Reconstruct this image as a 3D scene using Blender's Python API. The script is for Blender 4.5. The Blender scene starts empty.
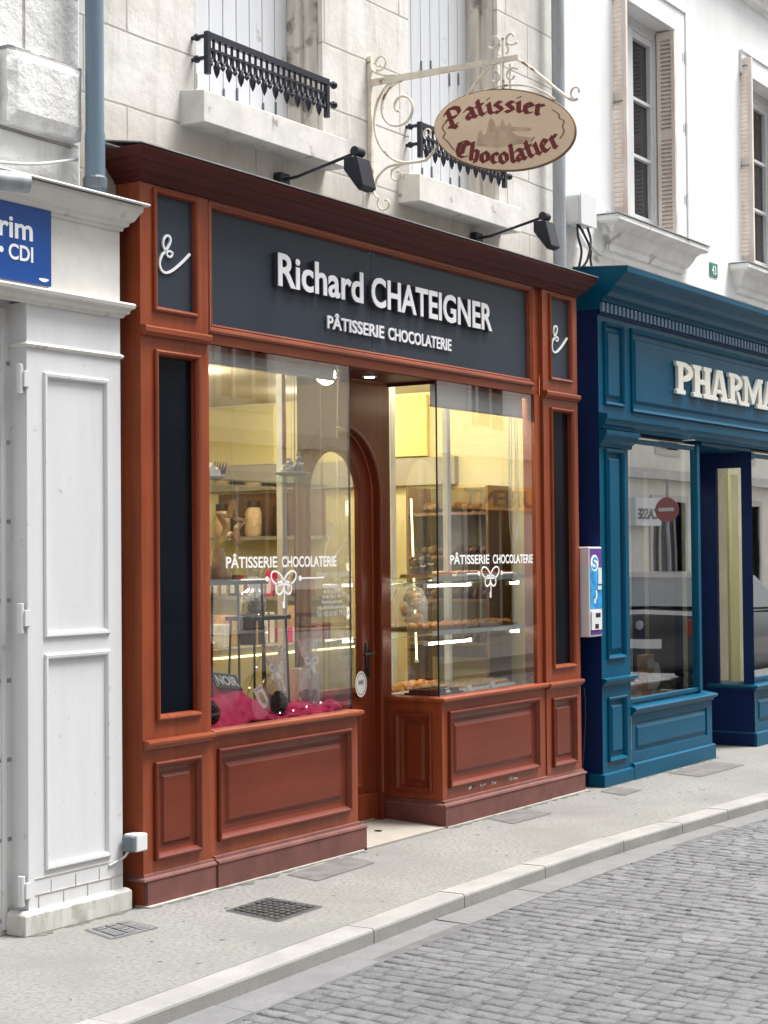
import bpy, bmesh, math, random
from mathutils import Vector, Matrix
random.seed(7)
PI = math.pi
scene = bpy.context.scene
COL = scene.collection

# ------------------------------------------------------------------ materials
def srgb(r, g, b):
    def f(c):
        c /= 255.0
        return c / 12.92 if c <= .04045 else ((c + .055) / 1.055) ** 2.4
    return (f(r), f(g), f(b), 1)

def new_mat(name):
    m = bpy.data.materials.new(name); m.use_nodes = True
    nt = m.node_tree
    return m, nt, nt.nodes['Principled BSDF']

def mat(name, base, rough=.6, metal=0, var=.12, vscale=3.0, stretch=(1, 1, 1), bump=0.0, bscale=40.0,
        bdist=.004, coat=0.0, spec=.5, second=None, rvar=0.0, speck=None, detail=6):
    """noise-varied principled surface; stretch squeezes the noise along an axis (grain)"""
    m, nt, p = new_mat(name)
    N, L = nt.nodes, nt.links
    tc = N.new('ShaderNodeTexCoord'); mp = N.new('ShaderNodeMapping'); mp.inputs['Scale'].default_value = stretch
    L.new(tc.outputs['Object'], mp.inputs['Vector'])
    n = N.new('ShaderNodeTexNoise'); n.inputs['Scale'].default_value = vscale; n.inputs['Detail'].default_value = detail
    n.inputs['Roughness'].default_value = .62
    L.new(mp.outputs['Vector'], n.inputs['Vector'])
    cr = N.new('ShaderNodeValToRGB')
    b = base
    lo = tuple(max(0, c * (1 - var)) for c in b[:3]) + (1,)
    hi = tuple(min(1, c * (1 + var)) for c in b[:3]) + (1,)
    if second: lo = second
    cr.color_ramp.elements[0].position = .3; cr.color_ramp.elements[0].color = lo
    cr.color_ramp.elements[1].position = .7; cr.color_ramp.elements[1].color = hi
    L.new(n.outputs['Fac'], cr.inputs['Fac'])
    out = cr.outputs['Color']
    if speck:
        sc, col, thr = speck
        v = N.new('ShaderNodeTexNoise'); v.inputs['Scale'].default_value = sc; v.inputs['Detail'].default_value = 3
        L.new(tc.outputs['Object'], v.inputs['Vector'])
        r2 = N.new('ShaderNodeValToRGB'); r2.color_ramp.elements[0].position = thr; r2.color_ramp.elements[1].position = thr + .07
        L.new(v.outputs['Fac'], r2.inputs['Fac'])
        mx = N.new('ShaderNodeMix'); mx.data_type = 'RGBA'
        L.new(r2.outputs['Color'], mx.inputs['Factor']); L.new(out, mx.inputs['A']); mx.inputs['B'].default_value = col
        out = mx.outputs['Result']
    L.new(out, p.inputs['Base Color'])
    p.inputs['Roughness'].default_value = rough; p.inputs['Metallic'].default_value = metal
    p.inputs['Specular IOR Level'].default_value = spec
    if coat:
        p.inputs['Coat Weight'].default_value = coat; p.inputs['Coat Roughness'].default_value = .28
    if rvar:
        mr = N.new('ShaderNodeMapRange'); mr.inputs['To Min'].default_value = rough - rvar; mr.inputs['To Max'].default_value = rough + rvar
        L.new(n.outputs['Fac'], mr.inputs['Value']); L.new(mr.outputs['Result'], p.inputs['Roughness'])
    if bump:
        bn = N.new('ShaderNodeTexNoise'); bn.inputs['Scale'].default_value = bscale; bn.inputs['Detail'].default_value = 5
        L.new(mp.outputs['Vector'], bn.inputs['Vector'])
        bp = N.new('ShaderNodeBump'); bp.inputs['Strength'].default_value = bump; bp.inputs['Distance'].default_value = bdist
        L.new(bn.outputs['Fac'], bp.inputs['Height']); L.new(bp.outputs['Normal'], p.inputs['Normal'])
    return m

def emit_mat(name, col, strength):
    m, nt, p = new_mat(name)
    p.inputs['Base Color'].default_value = (.8, .8, .8, 1)
    p.inputs['Emission Color'].default_value = col; p.inputs['Emission Strength'].default_value = strength
    return m

def glass_mat(name, tint=(1, 1, 1, 1), boost=4.8, film=0.0):
    """clear sheet: see-through plus a mirror coat following Fresnel, on the face towards the light only"""
    m = bpy.data.materials.new(name); m.use_nodes = True
    nt = m.node_tree; N, L = nt.nodes, nt.links; N.clear()
    o = N.new('ShaderNodeOutputMaterial'); tr = N.new('ShaderNodeBsdfTransparent'); tr.inputs['Color'].default_value = tint
    gl = N.new('ShaderNodeBsdfGlossy'); gl.inputs['Roughness'].default_value = .012
    fr = N.new('ShaderNodeFresnel'); fr.inputs['IOR'].default_value = 1.5
    ge = N.new('ShaderNodeNewGeometry')
    inv = N.new('ShaderNodeMath'); inv.operation = 'SUBTRACT'; inv.inputs[0].default_value = 1; L.new(ge.outputs['Backfacing'], inv.inputs[1])
    mu = N.new('ShaderNodeMath'); mu.operation = 'MULTIPLY'; L.new(fr.outputs['Fac'], mu.inputs[0]); mu.inputs[1].default_value = boost
    mu.use_clamp = True
    m2 = N.new('ShaderNodeMath'); m2.operation = 'MULTIPLY'; L.new(mu.outputs[0], m2.inputs[0]); L.new(inv.outputs[0], m2.inputs[1])
    mx = N.new('ShaderNodeMixShader'); L.new(m2.outputs[0], mx.inputs[0]); L.new(tr.outputs[0], mx.inputs[1]); L.new(gl.outputs[0], mx.inputs[2])
    # slow waviness of old glass
    tc = N.new('ShaderNodeTexCoord'); nz = N.new('ShaderNodeTexNoise'); nz.inputs['Scale'].default_value = 1.3; nz.inputs['Detail'].default_value = 1
    L.new(tc.outputs['Object'], nz.inputs['Vector'])
    bp = N.new('ShaderNodeBump'); bp.inputs['Strength'].default_value = .035; bp.inputs['Distance'].default_value = .02
    L.new(nz.outputs['Fac'], bp.inputs['Height']); L.new(bp.outputs['Normal'], gl.inputs['Normal'])
    if film:
        df = N.new('ShaderNodeBsdfDiffuse'); df.inputs['Color'].default_value = (.9, .9, .9, 1)
        m5 = N.new('ShaderNodeMixShader'); m5.inputs[0].default_value = film; L.new(mx.outputs[0], m5.inputs[1]); L.new(df.outputs[0], m5.inputs[2]); L.new(m5.outputs[0], o.inputs['Surface'])
    else: L.new(mx.outputs[0], o.inputs['Surface'])
    return m

def stone_mat(name, base, dark, rh=.357, bw=.82, zoff=.21, xoff=0.0, mortar=.007, mcol=None, bump=.5, bdist=.006, bscale=14, stain=None, rough_amt=1.0):
    m, nt, p = new_mat(name); N, L = nt.nodes, nt.links
    tc = N.new('ShaderNodeTexCoord'); sep = N.new('ShaderNodeSeparateXYZ'); L.new(tc.outputs['Object'], sep.inputs[0])
    nz0 = N.new('ShaderNodeTexNoise'); nz0.inputs['Scale'].default_value = 2.2; L.new(tc.outputs['Object'], nz0.inputs['Vector'])
    ax = N.new('ShaderNodeMath'); ax.operation = 'ADD'; L.new(sep.outputs['X'], ax.inputs[0]); ax.inputs[1].default_value = -xoff
    az = N.new('ShaderNodeMath'); az.operation = 'MULTIPLY_ADD'; L.new(nz0.outputs['Fac'], az.inputs[0]); az.inputs[1].default_value = .016
    a2 = N.new('ShaderNodeMath'); a2.operation = 'ADD'; L.new(sep.outputs['Z'], a2.inputs[0]); a2.inputs[1].default_value = -zoff - .008
    L.new(a2.outputs[0], az.inputs[2])
    cb = N.new('ShaderNodeCombineXYZ'); L.new(ax.outputs[0], cb.inputs[0]); L.new(az.outputs[0], cb.inputs[1])
    br = N.new('ShaderNodeTexBrick'); br.inputs['Scale'].default_value = 1; br.inputs['Mortar Size'].default_value = mortar
    br.inputs['Mortar Smooth'].default_value = .35; br.inputs['Brick Width'].default_value = bw; br.inputs['Row Height'].default_value = rh
    br.offset = .37; br.offset_frequency = 2; br.squash = 1.25; br.squash_frequency = 3
    br.inputs['Color1'].default_value = base; br.inputs['Color2'].default_value = tuple(c * .9 for c in base[:3]) + (1,)
    br.inputs['Mortar'].default_value = mcol or dark
    L.new(cb.outputs[0], br.inputs['Vector'])
    n1 = N.new('ShaderNodeTexNoise'); n1.inputs['Scale'].default_value = 1.6; n1.inputs['Detail'].default_value = 9; n1.inputs['Roughness'].default_value = .68
    L.new(tc.outputs['Object'], n1.inputs['Vector'])
    r1 = N.new('ShaderNodeValToRGB'); r1.color_ramp.elements[0].position = .43; r1.color_ramp.elements[1].position = .72
    r1.color_ramp.elements[0].color = (0, 0, 0, 1); r1.color_ramp.elements[1].color = (.9, .9, .9, 1)
    L.new(n1.outputs['Fac'], r1.inputs['Fac'])
    mx = N.new('ShaderNodeMix'); mx.data_type = 'RGBA'; L.new(r1.outputs['Color'], mx.inputs['Factor']); L.new(br.outputs['Color'], mx.inputs['A'])
    mx.inputs['B'].default_value = dark
    col = mx.outputs['Result']
    if stain:   # weathered band low on the wall (bare, unpainted stone)
        z0, z1, sc = stain
        mr = N.new('ShaderNodeMapRange'); mr.inputs['From Min'].default_value = z1; mr.inputs['From Max'].default_value = z0
        ad = N.new('ShaderNodeMath'); ad.operation = 'MULTIPLY_ADD'; L.new(n1.outputs['Fac'], ad.inputs[0]); ad.inputs[1].default_value = .35; L.new(sep.outputs['Z'], ad.inputs[2])
        L.new(ad.outputs[0], mr.inputs['Value'])
        m3 = N.new('ShaderNodeMix'); m3.data_type = 'RGBA'; L.new(mr.outputs['Result'], m3.inputs['Factor']); L.new(col, m3.inputs['A']); m3.inputs['B'].default_value = sc
        col = m3.outputs['Result']
    ms = N.new('ShaderNodeMapping'); ms.inputs['Scale'].default_value = (5, 5, .45); L.new(tc.outputs['Object'], ms.inputs['Vector'])
    n4 = N.new('ShaderNodeTexNoise'); n4.inputs['Scale'].default_value = 1.6; n4.inputs['Detail'].default_value = 7; n4.inputs['Roughness'].default_value = .7; L.new(ms.outputs['Vector'], n4.inputs['Vector'])
    r4 = N.new('ShaderNodeValToRGB'); r4.color_ramp.elements[0].position = .5; r4.color_ramp.elements[1].position = .74; r4.color_ramp.elements[0].color = (0, 0, 0, 1); r4.color_ramp.elements[1].color = (.6, .6, .6, 1); L.new(n4.outputs['Fac'], r4.inputs['Fac'])
    m4 = N.new('ShaderNodeMix'); m4.data_type = 'RGBA'; L.new(r4.outputs['Color'], m4.inputs['Factor']); L.new(col, m4.inputs['A']); m4.inputs['B'].default_value = tuple(c * .72 for c in dark[:3]) + (1,)
    col = m4.outputs['Result']
    L.new(col, p.inputs['Base Color']); p.inputs['Roughness'].default_value = .9; p.inputs['Specular IOR Level'].default_value = .2
    n2 = N.new('ShaderNodeTexNoise'); n2.inputs['Scale'].default_value = bscale; n2.inputs['Detail'].default_value = 8; n2.inputs['Roughness'].default_value = .65
    L.new(tc.outputs['Object'], n2.inputs['Vector'])
    h = N.new('ShaderNodeMath'); h.operation = 'MULTIPLY_ADD'; L.new(br.outputs['Fac'], h.inputs[0]); h.inputs[1].default_value = -1.2
    sc2 = N.new('ShaderNodeMath'); sc2.operation = 'MULTIPLY'; L.new(n2.outputs['Fac'], sc2.inputs[0]); sc2.inputs[1].default_value = rough_amt
    L.new(sc2.outputs[0], h.inputs[2])
    bp = N.new('ShaderNodeBump'); bp.inputs['Strength'].default_value = bump; bp.inputs['Distance'].default_value = bdist
    L.new(h.outputs[0], bp.inputs['Height']); L.new(bp.outputs['Normal'], p.inputs['Normal'])
    return m

def sett_mat(name, base, var):
    m, nt, p = new_mat(name); N, L = nt.nodes, nt.links
    at = N.new('ShaderNodeAttribute'); at.attribute_name = 'rnd'
    tc = N.new('ShaderNodeTexCoord'); n = N.new('ShaderNodeTexNoise'); n.inputs['Scale'].default_value = 30; n.inputs['Detail'].default_value = 8; n.inputs['Roughness'].default_value = .68
    L.new(tc.outputs['Object'], n.inputs['Vector'])
    n2 = N.new('ShaderNodeTexNoise'); n2.inputs['Scale'].default_value = 1.1; n2.inputs['Detail'].default_value = 4
    L.new(tc.outputs['Object'], n2.inputs['Vector'])
    a = N.new('ShaderNodeMath'); a.operation = 'MULTIPLY_ADD'; L.new(at.outputs['Fac'], a.inputs[0]); a.inputs[1].default_value = .3
    b = N.new('ShaderNodeMath'); b.operation = 'MULTIPLY'; L.new(n.outputs['Fac'], b.inputs[0]); b.inputs[1].default_value = .8; L.new(b.outputs[0], a.inputs[2])
    c = N.new('ShaderNodeMath'); c.operation = 'MULTIPLY_ADD'; L.new(n2.outputs['Fac'], c.inputs[0]); c.inputs[1].default_value = .9; L.new(a.outputs[0], c.inputs[2])
    mr = N.new('ShaderNodeMapRange'); mr.inputs['From Min'].default_value = .55; mr.inputs['From Max'].default_value = 1.45
    L.new(c.outputs[0], mr.inputs['Value'])
    mx = N.new('ShaderNodeMix'); mx.data_type = 'RGBA'; L.new(mr.outputs['Result'], mx.inputs['Factor'])
    mx.inputs['A'].default_value = tuple(k * (1 - var) for k in base[:3]) + (1,); mx.inputs['B'].default_value = tuple(k * (1 + var) for k in base[:3]) + (1,)
    L.new(mx.outputs['Result'], p.inputs['Base Color']); p.inputs['Roughness'].default_value = .75; p.inputs['Specular IOR Level'].default_value = .4
    bp = N.new('ShaderNodeBump'); bp.inputs['Strength'].default_value = 1; bp.inputs['Distance'].default_value = .018
    L.new(n.outputs['Fac'], bp.inputs['Height']); L.new(bp.outputs['Normal'], p.inputs['Normal'])
    return m

M = {}
def grain_mat(name, base, stretch, amt=.30):
    """varnished timber: broad tone drift, fine grain lines, scuffs that dull the varnish"""
    m, nt, p = new_mat(name); N, L = nt.nodes, nt.links
    tc = N.new('ShaderNodeTexCoord'); mp = N.new('ShaderNodeMapping'); mp.inputs['Scale'].default_value = stretch; L.new(tc.outputs['Object'], mp.inputs['Vector'])
    def noise(sc, det, src, rough=.6):
        n = N.new('ShaderNodeTexNoise'); n.inputs['Scale'].default_value = sc; n.inputs['Detail'].default_value = det; n.inputs['Roughness'].default_value = rough
        L.new(src, n.inputs['Vector']); return n.outputs['Fac']
    broad, fine, patch = noise(2.4, 4, mp.outputs['Vector']), noise(14, 7, mp.outputs['Vector'], .7), noise(1.7, 5, tc.outputs['Object'])
    a = N.new('ShaderNodeMath'); a.operation = 'MULTIPLY_ADD'; L.new(fine, a.inputs[0]); a.inputs[1].default_value = .55; L.new(broad, a.inputs[2])
    b = N.new('ShaderNodeMath'); b.operation = 'MULTIPLY_ADD'; L.new(patch, b.inputs[0]); b.inputs[1].default_value = .7; L.new(a.outputs[0], b.inputs[2])
    mr = N.new('ShaderNodeMapRange'); mr.inputs['From Min'].default_value = .80; mr.inputs['From Max'].default_value = 1.45; L.new(b.outputs[0], mr.inputs['Value'])
    mx = N.new('ShaderNodeMix'); mx.data_type = 'RGBA'; L.new(mr.outputs['Result'], mx.inputs['Factor'])
    mx.inputs['A'].default_value = (base[0] * (1 - amt), base[1] * (1 - amt * 1.25), base[2] * (1 - amt), 1)
    mx.inputs['B'].default_value = (base[0] * (1 + amt), base[1] * (1 + amt * 1.5), base[2] * (1 + amt * 1.6), 1)
    L.new(mx.outputs['Result'], p.inputs['Base Color'])
    r = N.new('ShaderNodeMapRange'); r.inputs['From Min'].default_value = .2; r.inputs['From Max'].default_value = .85; r.inputs['To Min'].default_value = .24; r.inputs['To Max'].default_value = .46
    L.new(patch, r.inputs['Value']); L.new(r.outputs['Result'], p.inputs['Roughness']); p.inputs['Specular IOR Level'].default_value = .42
    bp = N.new('ShaderNodeBump'); bp.inputs['Strength'].default_value = .12; bp.inputs['Distance'].default_value = .002
    L.new(fine, bp.inputs['Height']); L.new(bp.outputs['Normal'], p.inputs['Normal'])
    return m
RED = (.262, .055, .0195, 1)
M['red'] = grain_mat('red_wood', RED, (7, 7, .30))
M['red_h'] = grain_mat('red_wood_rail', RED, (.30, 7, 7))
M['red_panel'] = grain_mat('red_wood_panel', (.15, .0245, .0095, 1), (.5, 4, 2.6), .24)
M['red_shade'] = mat('red_wood_shade', (.07, .011, .008, 1), .5, var=.2, vscale=5, stretch=(.6, 5, 5), spec=.25)  # shade of down-facing cornice and soffit put into a darker red
M['red_door'] = grain_mat('red_wood_door', (.185, .034, .0125, 1), (6, 6, .3))
M['plinth'] = mat('faded_plinth', (.145, .055, .045, 1), .75, var=.35, vscale=7, bump=.2, bscale=60, second=(.12, .045, .038, 1))
M['slate'] = mat('slate_sign', (.026, .036, .055, 1), .45, var=.06, vscale=2, spec=.35)
M['black_gloss'] = mat('black_panel', (.005, .007, .012, 1), .14, var=.1, vscale=2, spec=.14)
M['letter'] = mat('white_letter', (.82, .83, .86, 1), .5, var=.02)
M['letter_edge'] = mat('letter_edge', (.05, .05, .07, 1), .5)
M['zinc'] = mat('zinc', (.42, .43, .44, 1), .45, metal=.6, var=.25, vscale=9)
M['glass'] = glass_mat('shop_glass')
M['glass_ph'] = glass_mat('pharmacy_glass', boost=6.0)
M['glass_shelf'] = glass_mat('shelf_glass', (.82, .93, .9, 1), boost=1.2)
M['glass_dark'] = mat('window_dark_glass', (.03, .03, .035, 1), .06, var=.5, vscale=1.2, stretch=(9, 1, .2), spec=.6)
M['cello'] = glass_mat('cellophane', (.95, .96, .97, 1), boost=4.0, film=.24)
M['film'] = mat('window_letter', (.9, .9, .9, 1), .5, var=.01)
M['stone'] = stone_mat('limestone', (.82, .80, .765, 1), (.53, .49, .43, 1), mcol=(.44, .42, .39, 1), xoff=.07, bump=.6, bdist=.008, bscale=11, stain=(3.66, 4.02, (.52, .455, .385, 1)))
M['stone_l'] = stone_mat('whitewashed_stone', (.84, .84, .83, 1), (.68, .67, .655, 1), rh=.345, zoff=.06, xoff=.33, bw=.95, mortar=.010, mcol=(.3, .29, .28, 1), bump=.7, bdist=.022, bscale=7, rough_amt=1.6)
M['sill'] = mat('sill_stone', (.72, .70, .665, 1), .9, var=.18, vscale=5, bump=.25, bscale=30, speck=(7, (.36, .34, .31, 1), .62))
M['jamb'] = mat('weathered_jamb', (.62, .575, .52, 1), .9, var=.3, vscale=4, stretch=(4, 4, .5), bump=.3, bscale=25, speck=(5, (.25, .23, .21, 1), .58))
M['plaster'] = mat('white_plaster', (.83, .835, .835, 1), .85, var=.07, vscale=1.6, stretch=(2.5, 2.5, .5), bump=.15, bscale=25, bdist=.003)
M['plaster_dirty'] = mat('grey_moulding', (.85, .84, .81, 1), .9, var=.15, vscale=4, bump=.2, bscale=30, speck=(6, (.5, .48, .45, 1), .62))
M['white_paint'] = mat('white_paint', (.67, .675, .69, 1), .5, var=.05, vscale=3, stretch=(3, 3, .4), bump=.12, bscale=30, speck=(19, (.54, .53, .51, 1), .67))
M['white_old'] = mat('old_white_paint', (.70, .685, .65, 1), .65, var=.1, vscale=4, bump=.15, bscale=35, speck=(8, (.46, .44, .4, 1), .65))
M['dirty_base'] = mat('mossy_base', (.55, .545, .51, 1), .9, var=.25, vscale=6, stretch=(3, 3, .8), bump=.3, bscale=40, speck=(6, (.40, .39, .35, 1), .6))
M['shutter'] = mat('shutter_white', (.68, .7, .73, 1), .6, var=.06, vscale=4, stretch=(3, 3, .3), speck=(7, (.45, .45, .46, 1), .68))
M['iron'] = mat('navy_iron', (.018, .02, .032, 1), .45, var=.2, metal=.3)
M['cream_iron'] = mat('cream_iron', (.76, .69, .58, 1), .6, var=.2, vscale=12, speck=(14, (.3, .18, .1, 1), .6))
M['oval'] = mat('tan_sign', (.80, .62, .45, 1), .6, var=.06, vscale=4)
M['oval_rim'] = mat('tan_rim', (.24, .14, .06, 1), .6)
M['oval_pic'] = mat('faded_picture', (.56, .41, .29, 1), .6, var=.25, vscale=14)
M['maroon'] = mat('maroon_letter', (.17, .014, .014, 1), .55)
M['pipe_blue'] = mat('pipe_blue', (.155, .225, .29, 1), .45, var=.12, vscale=5, stretch=(4, 4, .4))
M['pipe_grey'] = mat('pipe_grey', (.36, .39, .42, 1), .5, metal=.2, var=.2, vscale=5, stretch=(4, 4, .6))
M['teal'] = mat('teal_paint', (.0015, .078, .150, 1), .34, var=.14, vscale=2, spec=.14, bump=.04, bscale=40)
M['teal_shade'] = mat('teal_paint_shade', (.002, .016, .088, 1), .45, var=.1, vscale=3, spec=.2)  # shade on left-facing sides and in recesses put into a darker teal
M['teal_lit'] = mat('teal_paint_lit', (.11, .2, .31, 1), .4, var=.08)  # top light on the dentils put into a paler teal
M['ivory'] = mat('ivory_letter', (.82, .8, .72, 1), .5, var=.03)
M['blue_sign'] = mat('blue_sign', (.008, .065, .29, 1), .35, var=.04)
M['sign_text'] = mat('sign_text', (.85, .87, .9, 1), .5)
M['green_plate'] = mat('green_enamel', (.012, .2, .12, 1), .25)
M['plastic'] = mat('white_plastic', (.72, .74, .75, 1), .45, var=.04)
M['grey_plastic'] = mat('grey_plastic', (.12, .14, .16, 1), .5)
M['cable'] = mat('cable', (.02, .02, .022, 1), .5)
M['cable_w'] = mat('cable_white', (.66, .66, .65, 1), .5)
M['disp_blue'] = mat('dispenser_blue', (.03, .33, .62, 1), .3, var=.5, vscale=9, second=(.012, .12, .4, 1))
M['disp_purple'] = mat('dispenser_purple', (.14, .045, .3, 1), .35, var=.3, vscale=8)
M['pave'] = mat('pavement', (.215, .211, .197, 1), .92, var=.2, vscale=1.3, bump=.6, bscale=60, bdist=.005, speck=(46, (.175, .171, .158, 1), .5), detail=9)
M['threshold'] = mat('threshold_stone', (.32, .285, .245, 1), .8, var=.12, vscale=6, bump=.15, bscale=50)
M['footing'] = mat('pale_footing', (.38, .36, .325, 1), .9, var=.25, vscale=9, bump=.3, bscale=50)
M['kerb'] = mat('kerb_granite', (.285, .276, .262, 1), .85, var=.2, vscale=3, bump=.3, bscale=70, bdist=.004, speck=(70, (.265, .255, .243, 1), .56))
M['gutter'] = mat('gutter_stone', (.165, .165, .167, 1), .85, var=.16, vscale=6, bump=.3, bscale=70, bdist=.004, speck=(80, (.15, .148, .146, 1), .56))
M['sett'] = sett_mat('granite_sett', (.168, .168, .174, 1), .40)
M['grout'] = mat('road_grout', (.115, .114, .115, 1), .95, var=.2, vscale=12)
M['cover'] = mat('cover_metal', (.142, .132, .128, 1), .85, var=.3, vscale=8, bump=.2, bscale=60)
M['cover_dark'] = mat('cover_cast', (.05, .05, .05, 1), .6, var=.3, vscale=14, bump=.3, bscale=60)
M['ground'] = mat('ground', (.25, .24, .23, 1), .95)
M['cream_wall'] = mat('cream_wall', (.66, .58, .32, 1), .8, var=.04)
M['yellow'] = mat('yellow_wall', (.56, .48, .19, 1), .7, var=.04)
M['taupe'] = mat('taupe_band', (.3, .27, .21, 1), .7, var=.06)
M['ceiling'] = mat('ceiling_cream', (.58, .53, .42, 1), .8, var=.03)
M['tile'] = mat('floor_tile', (.4, .34, .27, 1), .4)
M['brown'] = mat('brown_wood', (.16, .08, .04, 1), .5, var=.3, vscale=8, stretch=(1, 5, 5))
M['choc'] = mat('chocolate', (.045, .022, .014, 1), .35, var=.35, vscale=40)
M['crust'] = mat('baked_crust', (.58, .25, .065, 1), .45, var=.5, vscale=28, bump=.3, bscale=60)
M['dark_loaf'] = mat('dark_loaf', (.13, .065, .03, 1), .6, var=.6, vscale=14, bump=.4, bscale=60)
M['biscuit'] = mat('pale_biscuit', (.6, .42, .25, 1), .6, var=.3, vscale=30)
M['berry'] = mat('red_fruit', (.38, .03, .02, 1), .3, var=.4, vscale=60)
M['edge_reflect'] = mat('painted_reflection', (.5, .56, .55, 1), .25, var=.25, vscale=5)  # pale street reflections on the shelf edges put into the colour
M['porcelain'] = mat('porcelain', (.8, .79, .76, 1), .25, var=.02)
M['pink'] = mat('pink_cloth', (.85, .016, .17, 1), .6, var=.15, vscale=6)
M['black'] = mat('black_metal', (.012, .012, .014, 1), .35)
M['steel'] = mat('steel', (.5, .5, .5, 1), .3, metal=.9)
M['white_post'] = mat('white_post', (.78, .79, .76, 1), .4)
M['paper'] = mat('paper', (.8, .78, .74, 1), .7, var=.05)
M['blind'] = mat('blind_fabric', (.88, .91, .89, 1), .7, var=.03)
M['olive_back'] = mat('olive_board', (.22, .19, .10, 1), .6, var=.25, vscale=9)
M['gold'] = mat('star_wood', (.62, .38, .17, 1), .5, var=.35, vscale=20)
M['cone'] = mat('pinecone', (.075, .045, .03, 1), .7, var=.5, vscale=50)
M['led'] = emit_mat('led_tube', (1, .93, .74, 1), 9)
M['led_y'] = emit_mat('led_warm', (1, .84, .38, 1), 1.5)
M['bead'] = emit_mat('fairy_bead', (1, .95, .85, 1), 2.2)
M['spot'] = emit_mat('spot_disc', (1, .93, .8, 1), 8)
M['car_dark'] = mat('car_paint_dark', (.008, .011, .018, 1), .2, spec=.6, coat=.6)
M['car_silver'] = mat('car_paint_silver', (.5, .52, .54, 1), .25, metal=.5, coat=.5)
M['car_glass'] = mat('car_window', (.05, .06, .065, 1), .05, spec=.8)
M['tyre'] = mat('tyre', (.02, .02, .02, 1), .8)
M['sign_red'] = mat('sign_red', (.38, .13, .13, 1), .5)
M['tail'] = mat('tail_lamp', (.25, .01, .01, 1), .2)
M['opp'] = stone_mat('opposite_stone', (.74, .71, .65, 1), (.55, .51, .46, 1), bump=.3)
M['opp_pl'] = mat('opposite_render', (.78, .75, .68, 1), .9, var=.08)
M['opp_dark'] = mat('opposite_opening', (.06, .06, .065, 1), .2, spec=.5)
M['opp_frame'] = mat('opposite_frame', (.55, .53, .5, 1), .6)
M['orange'] = mat('orange_sign', (.75, .33, .03, 1), .5)
M['roofs'] = mat('slate_roof', (.08, .085, .095, 1), .7)

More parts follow.
